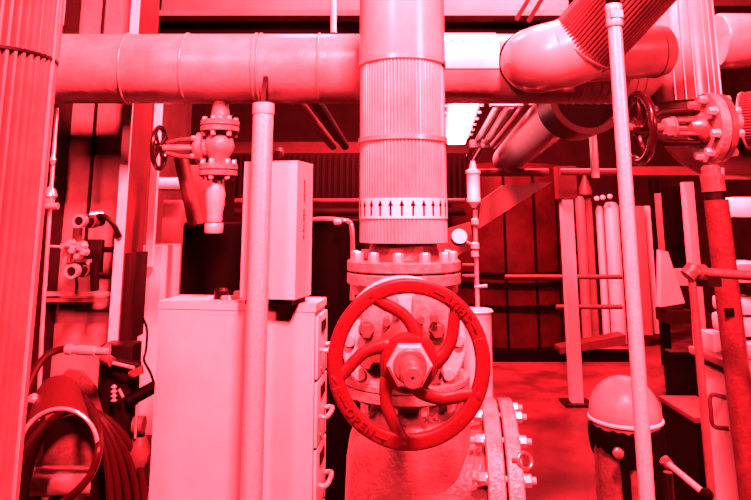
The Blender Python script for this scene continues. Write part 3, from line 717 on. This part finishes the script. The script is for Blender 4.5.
# ================================================================== OVERHEAD: beam, duct, rods
bm_ = thing('overhead_beam', 'long dark overhead beam with a pale lower edge behind the horizontal main', 'beam', (0, 3.3, P(300, 28, 3.3).z))
for (pxa, pxb) in ((150, 575),):
    x0_, x1_ = colx(pxa, 3.3), colx(pxb, 3.3)
    z0, z1, z2 = P(300, 33, 3.2).z, P(300, 22, 3.2).z, P(300, 17, 3.2).z
    MB().box(((x0_ + x1_) / 2, 3.3, (z0 + z1) / 2), (x1_ - x0_, .2, z1 - z0)).build('web', 'black', bm_)
    MB().box(((x0_ + x1_) / 2, 3.24, (z1 + z2) / 2), (x1_ - x0_, .3, z2 - z1)).build('edge_strip', 'wallpale', bm_)
tag(MB().box((colx(260, 3.6), 3.7, P(260, -20, 3.6).z - .0), (colx(365, 3.6) - colx(160, 3.6), .5, .6), bev=.01).build('air_duct', 'wallpale'), 'broad red air duct above the overhead beam, between column and central riser', 'duct')
tag(MB().box((colx(505, 3.6), 3.7, P(505, -20, 3.6).z - .0), (colx(575, 3.6) - colx(440, 3.6), .5, .6), bev=.01).build('air_duct', 'wallpale'), 'red air duct above the beam, between central riser and slanted branch', 'duct')
tag(MB().cyl(P(333.5, 33, 2.7), P(333.5, -25, 2.7), .013, seg=14).build('hanger_rod', 'white'), 'white hanger rod above the horizontal main left of the central riser', 'rod')
for k, (a_, b_) in enumerate((((528, 22, 3.0), (546, -8, 3.0)), ((516, 20, 3.0), (533, -8, 3.0)))):
    tag(MB().box(P(*a_).lerp(P(*b_), .5), (.02, .02, (P(*b_) - P(*a_)).length), Vector((0, 0, 1)).rotation_difference(P(*b_) - P(*a_)).to_matrix()).build('brace_strap', 'dark'), ('dark slanting strap above the rounded elbow, the one nearer the slanted branch', 'dark slanting strap above the rounded elbow, the one nearer the central riser')[k], 'strap')
tag(MB().box(P(737, 4, 3.4), (.4, .3, .12)).build('roof_bracket', 'dimred'), 'dark red roof bracket above the collared pipe run', 'bracket')

# ------------------------------------------------------------------ background left of centre: racks
def hbar(name, label, cat, px0, px1, py, d, r, m, sq=False):
    p0, p1 = P(px0, py, d), P(px1, py, d)
    mb = MB()
    if sq: mb.box((p0 + p1) / 2, ((p1 - p0).length, r * 1.4, r * 2))
    else: mb.cyl(p0, p1, r, seg=16)
    return tag(mb.build(name, m), label, cat)
hbar('steel_beam', 'dim red horizontal beam in the dark gap behind the pale box', 'beam', 225, 470, 148, 5.2, .045, 'redsteel', True)
hbar('pipe', 'thin pinkish pipe crossing the dark gap between pale box and central riser', 'pipe', 235, 465, 201, 4.6, .018, 'duct')
hbar('pipe', 'dim pipe just under the thin pinkish pipe behind the central riser', 'pipe', 235, 465, 212, 5.0, .03, 'dimred')
rib = MB()
xa_, xb_ = colx(230, 6.2), colx(470, 6.2)
for i in range(40):
    rib.box((xa_ + (xb_ - xa_) * (i + .5) / 40, 6.2, P(300, 175, 6.2).z), ((xb_ - xa_) / 80, .04, .42))
rib.box(((xa_ + xb_) / 2, 6.24, P(300, 175, 6.2).z), (xb_ - xa_, .03, .42))
tag(rib.build('corrugated_sheet', 'dimred'), 'dim corrugated panel high on the far side behind the pale box', 'panel')
for k, (a_, b_) in enumerate((((292, 95, 3.1), (333, 146, 4.7)), ((312, 95, 3.1), (345, 146, 4.7)))):
    tag(MB().cyl(P(*a_), P(*b_), .03, seg=16).build('ceiling_pipe', 'duct' if k == 0 else 'dimred'), ('pinkish ceiling pipe running back beneath the main, left of the central riser', 'dim ceiling pipe beside the pinkish one left of the central riser')[k], 'pipe')
tag(MB().lathe([(.012, 0), (.02, .01), (.022, .03), (.012, .045), (0, .047)], P(279, 158, 2.9), Z, 16).build('air_vent', 'duct'), 'small round air vent showing above the pale box top', 'vent')

# ================================================================== BACKGROUND RIGHT OF CENTRE
# fluorescent lamp
lp = thing('ceiling_lamp', 'glaring white fluorescent ceiling lamp just right of the central riser', 'lamp', P(463, 120, 3.9))
a0, a1 = P(467, 96, 3.2), P(456, 142, 4.7)
dirv = (a1 - a0); dirv.normalize()
wv = Vector((dirv.y, -dirv.x, 0)).normalized()
rotl = Matrix((wv, dirv, wv.cross(dirv))).transposed()
MB().box((a0 + a1) / 2 + Z * .05, (.18, (a1 - a0).length, .05), rotl).build('housing', 'white', lp)
MB().box((a0 + a1) / 2, (.13, (a1 - a0).length - .06, .05), rotl, bev=.015).build('diffuser', 'lamp', lp)
for k in range(2):
    for j in range(7):
        p = a0.lerp(a1, .1 + .13 * j) + wv * (.1 if k else -.1)
        MB().lathe([(.012, 0), (.01, .012), (0, .016)], p + Z * .03, -Z, 10).build('clip', 'white', lp)
# pipes running back
def run(name, label, cat, A, B, r, m, seg=20):
    return tag(MB().cyl(P(*A), P(*B), r, seg=seg).build(name, m), label, cat)
pr1 = run('rack_pipe', 'white ceiling pipe running back, nearest to the glaring lamp', 'pipe', (502, 100, 3.3), (466, 160, 6.6), .022, 'white')
run('rack_pipe', 'white ceiling pipe running back, second from the glaring lamp', 'pipe', (511, 104, 3.35), (474, 162, 6.6), .024, 'white')
run('rack_pipe', 'white ceiling pipe running back, hugging the fat lagged pipe', 'pipe', (531, 100, 3.4), (493, 146, 5.4), .026, 'white')
fat = thing('lagged_ceiling_pipe', 'fat pinkish lagged ceiling pipe running back beneath the main', 'pipe', P(530, 135, 4.0))
MB().lathe([(.02, 0), (.115, .02), (.125, .08), (.125, (P(565, 104, 3.3) - P(506, 161, 5.9)).length)], P(506, 161, 5.9), P(565, 104, 3.3) - P(506, 161, 5.9), 32).build('lagging', 'white', fat)  # lagging coloured lighter to stand in for missing bounce light
MB().cyl(P(553, 106, 3.35), P(501, 155, 5.7), .02, seg=12).build('tracer_tube', 'white', fat)
for k, (px, py, d_) in enumerate(((506, 101, 3.2), (480, 144, 5.0))):
    tag(MB().box(P(px, py, d_), (.16, .05, .06), bev=.01).build('pipe_clamp', 'white'), ('white clamp gripping the paired ceiling pipes near the main', 'white clamp gripping the far end of the paired ceiling pipes')[k], 'clamp')
dk = thing('round_duct_mouth', 'dark round duct mouth hanging behind the horizontal main by the galvanised pole', 'duct', P(585, 112, 3.0))
MB().lathe([(.15, 0), (.18, 0), (.18, .25), (.15, .25), ], P(588, 96, 3.0), Y, 40, close=True).build('mouth_ring', 'dark', dk)
MB().lathe([(.148, .1), (.148, .12)], P(588, 96, 3.0), Y, 36).build('inner_plate', 'black', dk)
tag(MB().box((P(593, 132, 3.3) + P(595, 178, 3.3)) / 2, (.03, .04, (P(593, 132, 3.3) - P(595, 178, 3.3)).length), bev=.004).build('hanging_bracket', 'galv'), 'pale upright bracket strip just beside the galvanised pole under the main', 'bracket')
tag(MB().lathe([(.09, -.02), (.085, .06), (.03, .2), (.02, .24)], P(585.5, 193, 8.9), Z, 24).build('bell_reducer', 'duct'), 'reddish bell-shaped reducer over the first two upright tubes', 'reducer')
# rails
hbar('cross_pipe', 'pale horizontal pipe above the dark red tank', 'pipe', 478, 548, 172.5, 5.3, .032, 'duct')
hbar('cross_pipe', 'pale horizontal pipe running from the square post behind the galvanised pole', 'pipe', 560, 720, 172, 5.6, .030, 'duct')
hbar('steel_beam', 'red beam under the side valve, behind the galvanised pole', 'beam', 630, 770, 171, 3.4, .022, 'redsteel', True)
# square post
sq = thing('square_post', 'pale square steel post with base plate in front of the dark red tank', 'post', (colx(567, 6.2), 6.2, 0))
zq = P(568, 172, 6.2).z
MB().box((colx(567, 6.2), 6.2, zq / 2), (.1, .1, zq)).build('shaft', 'tube', sq)
MB().box((colx(567, 6.2), 6.2, .01), (.25, .25, .02)).build('base_plate', 'dark', sq)
MB().box((colx(567, 6.2), 6.19, zq - .1), (.17, .14, .3)).build('cap_sleeve', 'redsteel', sq)
# tank
tk = thing('storage_tank', 'big dark red clad tank standing across the floor behind the square post', 'tank', (colx(501, 9.2), 9.2, 0))
tx_, ty_, tr_ = colx(501, 9.2), 9.2, .9
MB().lathe([(tr_, .05), (tr_, 2.25), (tr_ - .1, 2.32), (0, 2.4)], (tx_, ty_, 0), Z, 64).build('shell', 'tank', tk)
for zz_ in (.06, .55, .82, .94):
    MB().lathe([(tr_ + .002, -.025), (tr_ + .03, -.025), (tr_ + .03, .025), (tr_ + .002, .025)], (tx_, ty_, zz_), Z, 64).build('hoop', 'black', tk)
for dg_ in range(-170, 0, 24):
    aa = math.radians(dg_)
    MB().box((tx_ + math.cos(aa) * tr_, ty_ + math.sin(aa) * tr_, 1.15), (.03, .03, 2.2), Matrix.Rotation(aa, 3, 'Z')).build('seam', 'black', tk)
tag(MB().box((colx(520, 8.0), 8.0, .06), (2.4, .12, .12)).build('tank_skid', 'black'), 'black floor skid under the dark red tank', 'skid')
tag(MB().slab([P(480, 228, 5.0), P(484, 199, 5.0), P(504, 185, 5.0), P(552, 182, 5.0)], Y, .12).build('sloping_chute', 'wallpale'), 'pinkish sloping chute crossing in front of the dark red tank', 'chute')
# tube bank
tb = [(581, 196, 8.9, .062, 'wallpale'), (589, 198, 9.1, .05, 'wallpale'), (600, 206, 9.2, .05, 'tube'), (612, 202, 9.0, .095, 'tube')]
names = ('first counting from the square post', 'second counting from the square post', 'slim one third from the square post', 'stout one fourth from the square post')
for k, (px, py, d_, r, m) in enumerate(tb):
    z1 = P(px, py, d_).z
    tag(MB().lathe([(r * .7, 0), (r, .02), (r, z1 - .06), (r * .7, z1 - .01), (r * .3, z1)], (colx(px, d_), d_, .35 if False else .0), Z, 24).build('upright_tube', m), 'pale upright tube behind the rails, ' + names[k], 'tube')
for k, py in enumerate((277, 307)):
    hbar('guard_rail', ('thin red guard rail in front of the pale upright tubes, upper', 'thin red guard rail in front of the pale upright tubes, lower')[k], 'rail', 505 if k == 0 else 556, 622, py, 7.0, .024, 'duct')
tag(MB().slab([P(560, 348, 7.9), P(626, 335, 7.9), P(626, 345, 7.9), P(560, 354, 7.9)], Y, .25).build('sloping_kerb', 'redsteel'), 'low red sloping kerb on the floor beside the square post', 'kerb')
for k, (px, py) in enumerate(((597, 201), (603, 200), (610, 199))):
    tag(MB().lathe([(.008, 0), (.03, .012), (.036, .035), (.025, .06), (0, .066)], P(px, py, 8.8), Z, 14).build('tube_cap', 'white'), ('small white cap above the tubes, nearest the square post', 'small white cap above the tubes, middle of the three', 'small white cap above the tubes, nearest the galvanised pole')[k], 'cap')
# panels right of the galvanised pole
panel('machine_door', 'tall pale door leaf just behind the galvanised pole', 'door panel', 633, 645, 206, 8.8, 'wallpale', .1, .15)
panel('machine_door', 'tall pale narrow leaf beside the dark slanted stanchion', 'door panel', 647, 654, 206, 8.9, 'pale', .1, .15)
panel('dark_stanchion', 'dark thin stanchion between the pale door leaves and the black control cabinet', 'post', 655, 662, 178, 7.7, 'black', .12)
panel('locker_side', 'pale curved locker side next to the black control cabinet', 'locker', 664, 672, 193, 7.2, 'wallpale', .2, P(668, 252, 7.2).z)
panel('control_cabinet', 'tall black control cabinet between the pale locker side and the pale post', 'cabinet', 673, 688, 186, 6.9, 'black', .25, P(680, 268, 6.9).z)
panel('pale_post', 'pale square post behind the corner of the handrail', 'post', 688, 697, 182, 5.6, 'galv', .09)
tag(MB().slab([P(661, 250, 6.7), P(668, 252, 6.7), P(685, 303, 6.7), P(661, 307, 6.7)], Y, .1).build('machine_guard', 'pale'), 'pale tapered guard plate below the black control cabinet', 'guard')
tag(MB().box(P(681, 277, 6.85), (.17, .05, .16)).build('guard_tab', 'pale'), 'pale small square plate right beside the tapered guard plate', 'plate')
tag(MB().box(P(675, 315, 6.8) , (.26, .3, .12)).build('machine_shelf', 'dimred'), 'dark red shelf below the tapered guard plate', 'shelf')
# boxes at right, on shelves behind the red pipe
for k, (px0, px1, py0, py1, d_) in enumerate(((733, 770, 197, 218, 2.9), (738, 775, 263, 284, 2.6), (738, 775, 300, 316, 2.6), (738, 775, 318, 338, 2.6))):
    p0, p1 = P(px0, py1, d_), P(px1, py0, d_)
    o = MB().box((p0 + p1) / 2 + Y * .1, (p1.x - p0.x, .2, p1.z - p0.z), bev=.02)
    tag(o.build('storage_bundle' if k else 'lamp_cover', 'cloth' if k else 'white'), ('white box-shaped cover hung high beyond the red pipe', 'pale bundle beyond the red pipe, topmost of the shelf stack', 'pale bundle beyond the red pipe, middle of the shelf stack', 'pale bundle beyond the red pipe, lowest of the shelf stack')[k], 'cover' if k == 0 else 'bundle')
sh2 = thing('storage_shelf', 'dark shelf rack holding pale bundles beyond the red pipe', 'shelf', (colx(757, 2.7), 2.7, 0))
for py in (285.6, 339.6):
    MB().box((colx(757, 2.7), 2.7, P(757, py, 2.6).z), (.24, .24, .012)).build('shelf_board', 'dark', sh2)
for px in (727, 786):
    MB().box((colx(px, 2.82), 2.83, .8), (.02, .02, 1.6)).build('upright', 'dark', sh2)

# ================================================================== GAUGE CLUSTER
ga = thing('strainer_with_gauge', 'white sight-glass pipe with round dial gauge right of the central riser', 'gauge', P(474, 240, 3.4))
gd = 3.4
MB().lathe([(.012, 0), (.02, .01), (.036, .03), (.036, .05), (.033, .055), (.033, .17), (.038, .175), (.038, .19), (.02, .2), (.012, .24)], P(474, 208, gd), Z, 24).build('sight_glass', 'white', ga)
MB().cyl(P(475, 210, gd), Vector((P(475, 210, gd).x, gd, .02)), .011, seg=14).build('pipe', 'galv', ga)
for py, r in ((222, .02), (246, .022), (254, .02)):
    MB().lathe([(.011, -.02), (r, -.012), (r, .012), (.011, .02)], P(475, py, gd), Z, 16).build('union', 'white', ga)
dl = MB().lathe([(.040, 0), (.042, .004), (.042, .03), (.036, .034)], P(459.5, 236, gd - .06), Vector((0, 1, -.4)), 32).build('gauge_case', 'dark', ga)
MB().lathe([(.0385, .001), (.0385, .004), (0, .004)], P(459.5, 236, gd - .065), Vector((0, 1, -.4)), 28).build('dial', 'glassface', dl)
MB().cyl(P(464, 241, gd), P(475, 246, gd), .008, seg=10).build('gauge_arm', 'galv', ga)
MB().cyl(P(475, 287, gd), P(487, 286, gd - .02), .009, seg=12).build('tap_spout', 'white', ga)
MB().cyl(P(462, 265, gd), P(476, 265, gd), .009, seg=12).build('tap', 'ironred', ga)
MB().cyl(P(462, 276, gd), P(476, 276, gd), .009, seg=12).build('tap', 'ironred', ga)
MB().slab([P(436, 232, gd + .12), P(470, 222, gd + .12), P(474, 246, gd + .12), P(438, 268, gd + .12)], Y, .03).build('mounting_plate', 'wallpale', ga)
pl = thing('pale_bucket', 'pale pail standing behind the red handwheel under the gauge', 'bucket', (colx(474, 3.2), 3.2, 0))
zp = P(474, 309, 3.2).z
MB().lathe([(.06, 0), (.068, zp - .02), (.072, zp - .015), (.072, zp), (.0, zp)], (colx(474, 3.2), 3.2, 0), Z, 32).build('body', 'pale', pl)
MB().torus((colx(474, 3.2), 3.2, zp - .008), Z, .071, .006, 32, 8).build('rim', 'white', pl)

# ================================================================== GALVANISED POLE
gp = thing('galvanised_pole', 'slim bright galvanised conduit pole with threaded coupling at its top', 'pole', (colx(628, 1.55), 1.55, 0))
gx = colx(628, 1.55)
zcp0, zcp1 = P(614, 27, 1.55).z, P(614, 5, 1.55).z
MB().lathe([(.0165, .01), (.0165, 4.1)], (gx, 1.55, 0), Z, 28).build('tube', 'galv', gp)
MB().lathe([(.019, zcp0), (.0205, zcp0 + .004), (.0205, zcp0 + .016), (.019, zcp0 + .018), (.0195, zcp1 - .018), (.0205, zcp1 - .014), (.0205, zcp1 - .003), (.019, zcp1)], (gx, 1.55, 0), Z, 28).build('coupling', 'galv', gp)
MB().lathe([(.0168, zcp1), (.0178, zcp1 + .003), (.0178, zcp1 + .03), (.0168, zcp1 + .033)], (gx, 1.55, 0), Z, 24).build('threaded_joint', 'black', gp)
MB().box((gx, 1.535, (zcp0 + zcp1) / 2), (.03, .01, .018)).build('stamped_plate', 'galv', gp)
MB().lathe([(.05, 0), (.05, .008), (.022, .012)], (gx, 1.55, 0), Z, 24).build('floor_flange', 'dark', gp)

# ================================================================== SIDE VALVE AND RED PIPE
sv = thing('side_valve', 'bolted side valve with black handwheel seen edge-on beside the galvanised pole', 'valve', P(700, 128, 2.0))
f0 = P(704, 128, 2.0); sdir = Vector((-1, -.02, 0)).normalized()
MB().lathe([(.104, 0), (.108, .003), (.108, .026), (.104, .029)], f0, -sdir, 56).build('bonnet_flange', 'iron', sv)
MB().lathe([(.100, .031), (.104, .033), (.104, .05), (.1, .053)], f0, -sdir, 56).build('body_flange', 'ironred', sv)
for k in range(8):
    aa = 2 * PI * (k + .4) / 8
    p = f0 + Y * math.cos(aa) * .088 + Z * math.sin(aa) * .088
    MB().hexa(p, sdir, .013, .022).cyl(p + sdir * .005, p - sdir * .06, .008, seg=8).hexa(p - sdir * .053, -sdir, .013, .02).build('flange_bolt', 'bolt', sv)
MB().lathe([(.05, 0), (.05, .012), (.035, .03), (.03, .05), (.014, .055), (.014, .27)], f0, sdir, 28).build('stem', 'steel', sv)
for s_ in (-1, 1):
    MB().tube([f0 + sdir * .0 + Z * s_ * .04, f0 + sdir * .03 + Z * s_ * .048, f0 + sdir * .13 + Z * s_ * .045, f0 + sdir * .18 + Z * s_ * .02], .011, 10, flat=1.3).build('yoke_arm', 'dark', sv)
for k in range(2):
    MB().cyl(f0 + Z * (.02 - .04 * k) - Y * .02, f0 + sdir * .09 + Z * (.02 - .04 * k) - Y * .02, .008, seg=12).build('gland_stud', 'steel', sv)
MB().hexa(f0 + sdir * .10 - Y * .012, sdir, .03, .03).build('gland_nut', 'iron', sv)
wcen = P(638.5, 128, 1.99)
wl_ = MB().torus(wcen, sdir, .102, .0125, 56, 12)
for k in range(5):
    aa = 2 * PI * k / 5 + .4
    wl_.tube(bez([wcen, wcen + Y * math.cos(aa + .3) * .05 + Z * math.sin(aa + .3) * .05, wcen + Y * math.cos(aa) * .1 + Z * math.sin(aa) * .1], 5), .008, 8)
wl_.cyl(wcen - sdir * .02, wcen + sdir * .02, .026, seg=20)
wl_.build('handwheel', 'blackgloss', sv)
MB().cyl(f0 + sdir * .18, wcen, .012, seg=14).build('stem_tip', 'dark', sv)
hz_b = P(628, 138, 2.5)
# red pipe
rp = thing('red_drain_pipe', 'leaning red painted drain pipe with silver union under the side valve', 'pipe', P(742, 560, 1.98) * 1)
ra, rb = P(716, 200, 1.98), P(757, 560, 1.98)
rb = ra + (P(744, 430, 1.98) - ra) * (ra.z / (ra.z - P(744, 430, 1.98).z))
rp.location = (rb.x, rb.y, 0)
MB().cyl(ra, rb + Z * .005, .0335, seg=32).build('barrel', 'redpipe', rp)
MB().cyl(P(715.5, 203, 1.98), P(714, 192, 1.98), .028, seg=28).build('threaded_end', 'dark', rp)
MB().lathe([(.022, 0), (.033, .002), (.033, .05), (.028, .055), (.028, .07), (.02, .08)], P(714, 192, 1.98), Z + X * -.05, 28).build('union', 'steel', rp)
MB().cyl(P(722, 190, 1.97), P(722, 168, 1.97), .006, seg=8).build('union_stud', 'chrome', rp)
pd = P(729.5, 312, 1.945)
MB().box(pd, (.026, .006, .022), bev=.002).build('black_patch', 'black', rp)

# handrail with elbow
hr = thing('corner_handrail', 'slim pinkish handrail with corner elbow passing in front of the red pipe', 'handrail', P(700, 420, 1.85))
e0 = P(691, 272, 1.85)
zbot = 0.0
MB().tube([e0 + Z * 0, P(698, 340, 1.85), P(711, 490, 1.85), Vector((P(711, 490, 1.85).x + .05, 1.85, .01))], .0105, 14).build('post', 'ironred', hr)
MB().tube([e0, P(705, 272.6, 1.83), P(760, 276.5, 1.72)], .0125, 14).build('top_rail', 'ironred', hr)
MB().lathe([(.012, -.02), (.021, -.016), (.021, .016), (.012, .02)], e0, Vector((.7, 0, .7)), 20).build('elbow', 'ironred', hr)
MB().lathe([(.012, 0), (.02, .003), (.02, .02), (.012, .024)], P(698, 272.3, 1.84), X, 18).build('collar', 'ironred', hr)
MB().box(P(706, 281, 1.87), (.08, .012, .03)).build('clip_plate', 'dark', hr)

# white-doored cabinet at right
cx0 = 1.13
zc1 = EYE - 127 * 2.42 / 668
kc = thing('side_cabinet', 'pale cabinet with D-shaped door handle behind the leaning red pipe', 'cabinet', (cx0 + .3, 2.0, 0))
MB().box((cx0 + .31, 1.98, zc1 / 2), (.6, .86, zc1 - .0), bev=.006).build('carcass', 'dark', kc)
dr = MB().box((cx0 + .004, 1.98, zc1 / 2 + .0), (.02, .82, zc1 - .06), bev=.004).build('door', 'palebox', kc)
MB().box((cx0 + .29, 1.98, zc1 + .012), (.64, .9, .024), bev=.004).build('worktop', 'wallpale', kc)
hy0, hy1 = cx0 * 668 / (705 - 375.5), cx0 * 668 / (712 - 375.5)
hzt, hzb = P(722, 397, 2.25).z, P(722, 428, 2.25).z
MB().tube(bez([Vector((cx0 - .006, hy1 , hzt)), Vector((cx0 - .04, hy0 - .02, hzt)), Vector((cx0 - .045, hy0 - .02, (hzt + hzb) / 2)), Vector((cx0 - .04, hy0 - .02, hzb)), Vector((cx0 - .006, hy1, hzb))], 6), .007, 10).build('door_handle', 'redpipe', dr)
tag(MB().box((cx0 + .03, 2.36, zc1 + .024 + .03), (.06, .1, .06), bev=.006).build('small_carton', 'white'), 'small white carton on the rear corner of the side cabinet', 'carton')
tag(MB().box((cx0 + .12, 2.15, zc1 + .024 + .025), (.14, .2, .05), bev=.015).build('folded_cloth', 'cloth'), 'pale folded cloth lying on the side cabinet top', 'cloth')
# dark boxes between bollard and cabinet
panel('black_locker', 'black low locker standing against the rear of the side cabinet', 'locker', 660, 692, 352, 2.95, 'black', .08)
st_ = thing('black_chest', 'black chest with a red lid between the bollard and the side cabinet', 'chest', (colx(680, 2.62), 2.65, 0))
zs2 = P(680, 419, 2.5).z
MB().box((colx(681, 2.65), 2.66, zs2 / 2 - .01), (.14, .28, zs2 - .02)).build('body', 'black', st_)
MB().box((colx(681, 2.65), 2.66, zs2 - .008), (.15, .3, .02), bev=.003).build('lid', 'redsteel', st_)

# slanting rail by the bollard
sr = thing('slanting_rod', 'bright slanting rod on a short upright beside the bollard', 'rod', P(669, 490, 1.75))
MB().cyl(P(666, 462, 1.78), P(705, 494, 1.66), .0075, seg=14).build('rod', 'chrome', sr)
MB().lathe([(.004, -.016), (.014, -.006), (.014, .008), (.006, .016)], P(706, 495, 1.655), X, 16).build('ball_end', 'black', sr)
MB().lathe([(.008, -.01), (.013, -.008), (.013, .01), (.006, .014)], P(666, 462, 1.78), Vector((.5, 0, -.6)), 16).build('socket', 'steel', sr)
pq = P(668, 472, 1.79)
MB().cyl((pq.x, pq.y, 0), pq, .011, seg=14).build('upright', 'dark', sr)

# ================================================================== BOLLARD
bo_c = P(628.5, 470, 2.09)
bo = thing('bollard', 'dome-topped steel bollard with a white rim and black straps', 'bollard', (bo_c.x, 2.09, 0))
zr = P(600, 428, 2.0).z; zd = P(625, 379, 2.05).z
MB().lathe([(.094, 0), (.094, zr - .04)], (bo_c.x, 2.09, 0), Z, 48).build('shaft', 'ironred', bo)
dome = [(.102, zr)] + [(.103 * math.cos(q), zr + .012 + (zd - zr - .012) * math.sin(q)) for q in [PI / 2 * i / 14 for i in range(15)]]
dome[-1] = (0, zd)
MB().lathe([(.094, zr - .045), (.096, zr)] + dome, (bo_c.x, 2.09, 0), Z, 48).build('dome_cap', 'wrap', bo)
MB().torus((bo_c.x, 2.09, zr + .002), Z, .102, .006, 56, 10).build('white_rim', 'white', bo)
# draped black straps: rumpled band round the shaft
bd_ = MB(); nn = 44; vs = []; fs = []
random.seed(11)
tops = []; bots = []
for i in range(nn):
    aa = 2 * PI * i / nn
    front = max(0, -math.sin(aa))
    tops.append(zr - .012 - .006 * random.random())
    cs = math.cos(aa)
    bots.append(zr - .075 - .02 * math.sin(aa * 3 + .6) - .02 * random.random() - (.22 * min(1, max(0, (cs + .05) / .15)) if math.sin(aa) < .3 else 0))
for lay, (r0, r1) in enumerate(((.096, .0965), (.104, .102))):
    for i in range(nn):
        aa = 2 * PI * i / nn; jit = .003 * math.sin(9 * aa)
        for t_ in (0, .5, 1):
            z_ = tops[i] * (1 - t_) + bots[i] * t_
            r_ = (r0 * (1 - t_) + r1 * t_) + jit + (.004 if t_ == .5 else 0)
            vs.append((bo_c.x + math.cos(aa) * r_, 2.09 + math.sin(aa) * r_, z_))
for i in range(nn):
    j = (i + 1) % nn
    for t_ in range(2):
        fs.append((i * 3 + t_, j * 3 + t_, j * 3 + t_ + 1, i * 3 + t_ + 1))
        o_ = nn * 3
        fs.append((o_ + i * 3 + t_, o_ + i * 3 + t_ + 1, o_ + j * 3 + t_ + 1, o_ + j * 3 + t_))
    o_ = nn * 3
    fs.append((i * 3, o_ + i * 3, o_ + j * 3, j * 3)); fs.append((i * 3 + 2, j * 3 + 2, o_ + j * 3 + 2, o_ + i * 3 + 2))
bd_._add(vs, fs); bd_.build('black_wrap', 'black', bo, ang=60)
for px, py in ((617, 452), (640, 452)):
    MB().lathe([(.004, 0), (.014, .004), (.015, .014), (.008, .02), (0, .021)], P(px, py, 1.975), -Y, 16).build('strap_buckle', 'steel', bo)
for px, l_ in ((622, 90), (646, 80), (655, 70)):
    p0 = P(px, 448, 1.985); 
    MB().tube([p0, p0 + Vector((.004, -.006, -.08)), p0 + Vector((.012, .004, -.30))], [.012, .013, .010], 8, flat=.4, up=Y).build('strap_tail', 'black', bo)

# ================================================================== LIGHTS
RED = (1.0, .037, .052)
def area(name, loc, target, sx, sy, power, col=RED):
    l = bpy.data.lights.new(name, 'AREA'); l.shape = 'RECTANGLE'; l.size = sx; l.size_y = sy; l.energy = power; l.color = col
    o = bpy.data.objects.new(name, l); C.objects.link(o); o.location = loc
    o.rotation_euler = (Vector(target) - Vector(loc)).to_track_quat('-Z', 'Y').to_euler(); return o
area('key_lamp', (.25, .1, 3.7), (.05, 2.2, 1.3), .4, .4, 3000)
area('left_fill', (-1.6, -1.3, 3.5), (-.3, 2.4, 1.2), .4, .9, 850)  # added fill from the left, not a known lamp; lifts the shaded column side
area('overhead_fill', (-.5, 4.2, 4.1), (-.5, 4.2, 0), .4, 1.6, 350)  # unseen overhead light added to lift the background
area('far_fill', (2.4, 6.6, 4.1), (2.4, 6.6, 0), .6, 2.4, 1500)  # added fill so the far tubes and post come out pale
area('tank_fill', (.6, 6.0, 4.1), (.9, 8.5, .8), .6, .6, 3200)  # extra light added only to brighten the tank cladding
area('rear_fill', (.6, 2.65, 3.6), (.9, 5.0, 1.2), .8, .2, 2200)  # invented light behind the main, brightens gauge, ceiling pipes and tubes
area('side_fill', (2.6, -.6, 2.6), (.9, 2.3, 1.8), .4, .4, 420)  # side fill added to open up the shade under the branch
sc.cycles.diffuse_bounces = 0
W = bpy.data.worlds.new('world'); sc.world = W; W.use_nodes = True
W.node_tree.nodes['Background'].inputs['Color'].default_value = (.3, .014, .018, 1)
W.node_tree.nodes['Background'].inputs['Strength'].default_value = .3
vs_ = sc.view_settings
vs_.view_transform = 'Standard'; vs_.look = 'None'; vs_.gamma = 1; vs_.use_curve_mapping = False; vs_.exposure = -0.2

# things of one kind that stand together
GROUPS = {'rack_pipe': 'pipes of the ceiling rack', 'upright_tube': 'upright tubes behind the rails', 'guard_rail': 'guard rails before the tubes',
          'tube_cap': 'white caps above the tubes', 'storage_bundle': 'pale bundles on the shelf rack', 'machine_door': 'pale door leaves',
          'pipe_rail': 'flat rails across the column', 'brace_strap': 'slanting straps above the elbow', 'pipe_clamp': 'clamps on the ceiling pipes',
          'ceiling_pipe': 'pipes under the ceiling', 'pipe_plug': 'bright plugs by the hose hanger', 'air_duct': 'red air ducts'}
for o in list(sc.objects):
    k = o.name.split('.')[0]
    if o.parent is None and k in GROUPS and 'label' in o: o['group'] = GROUPS[k]
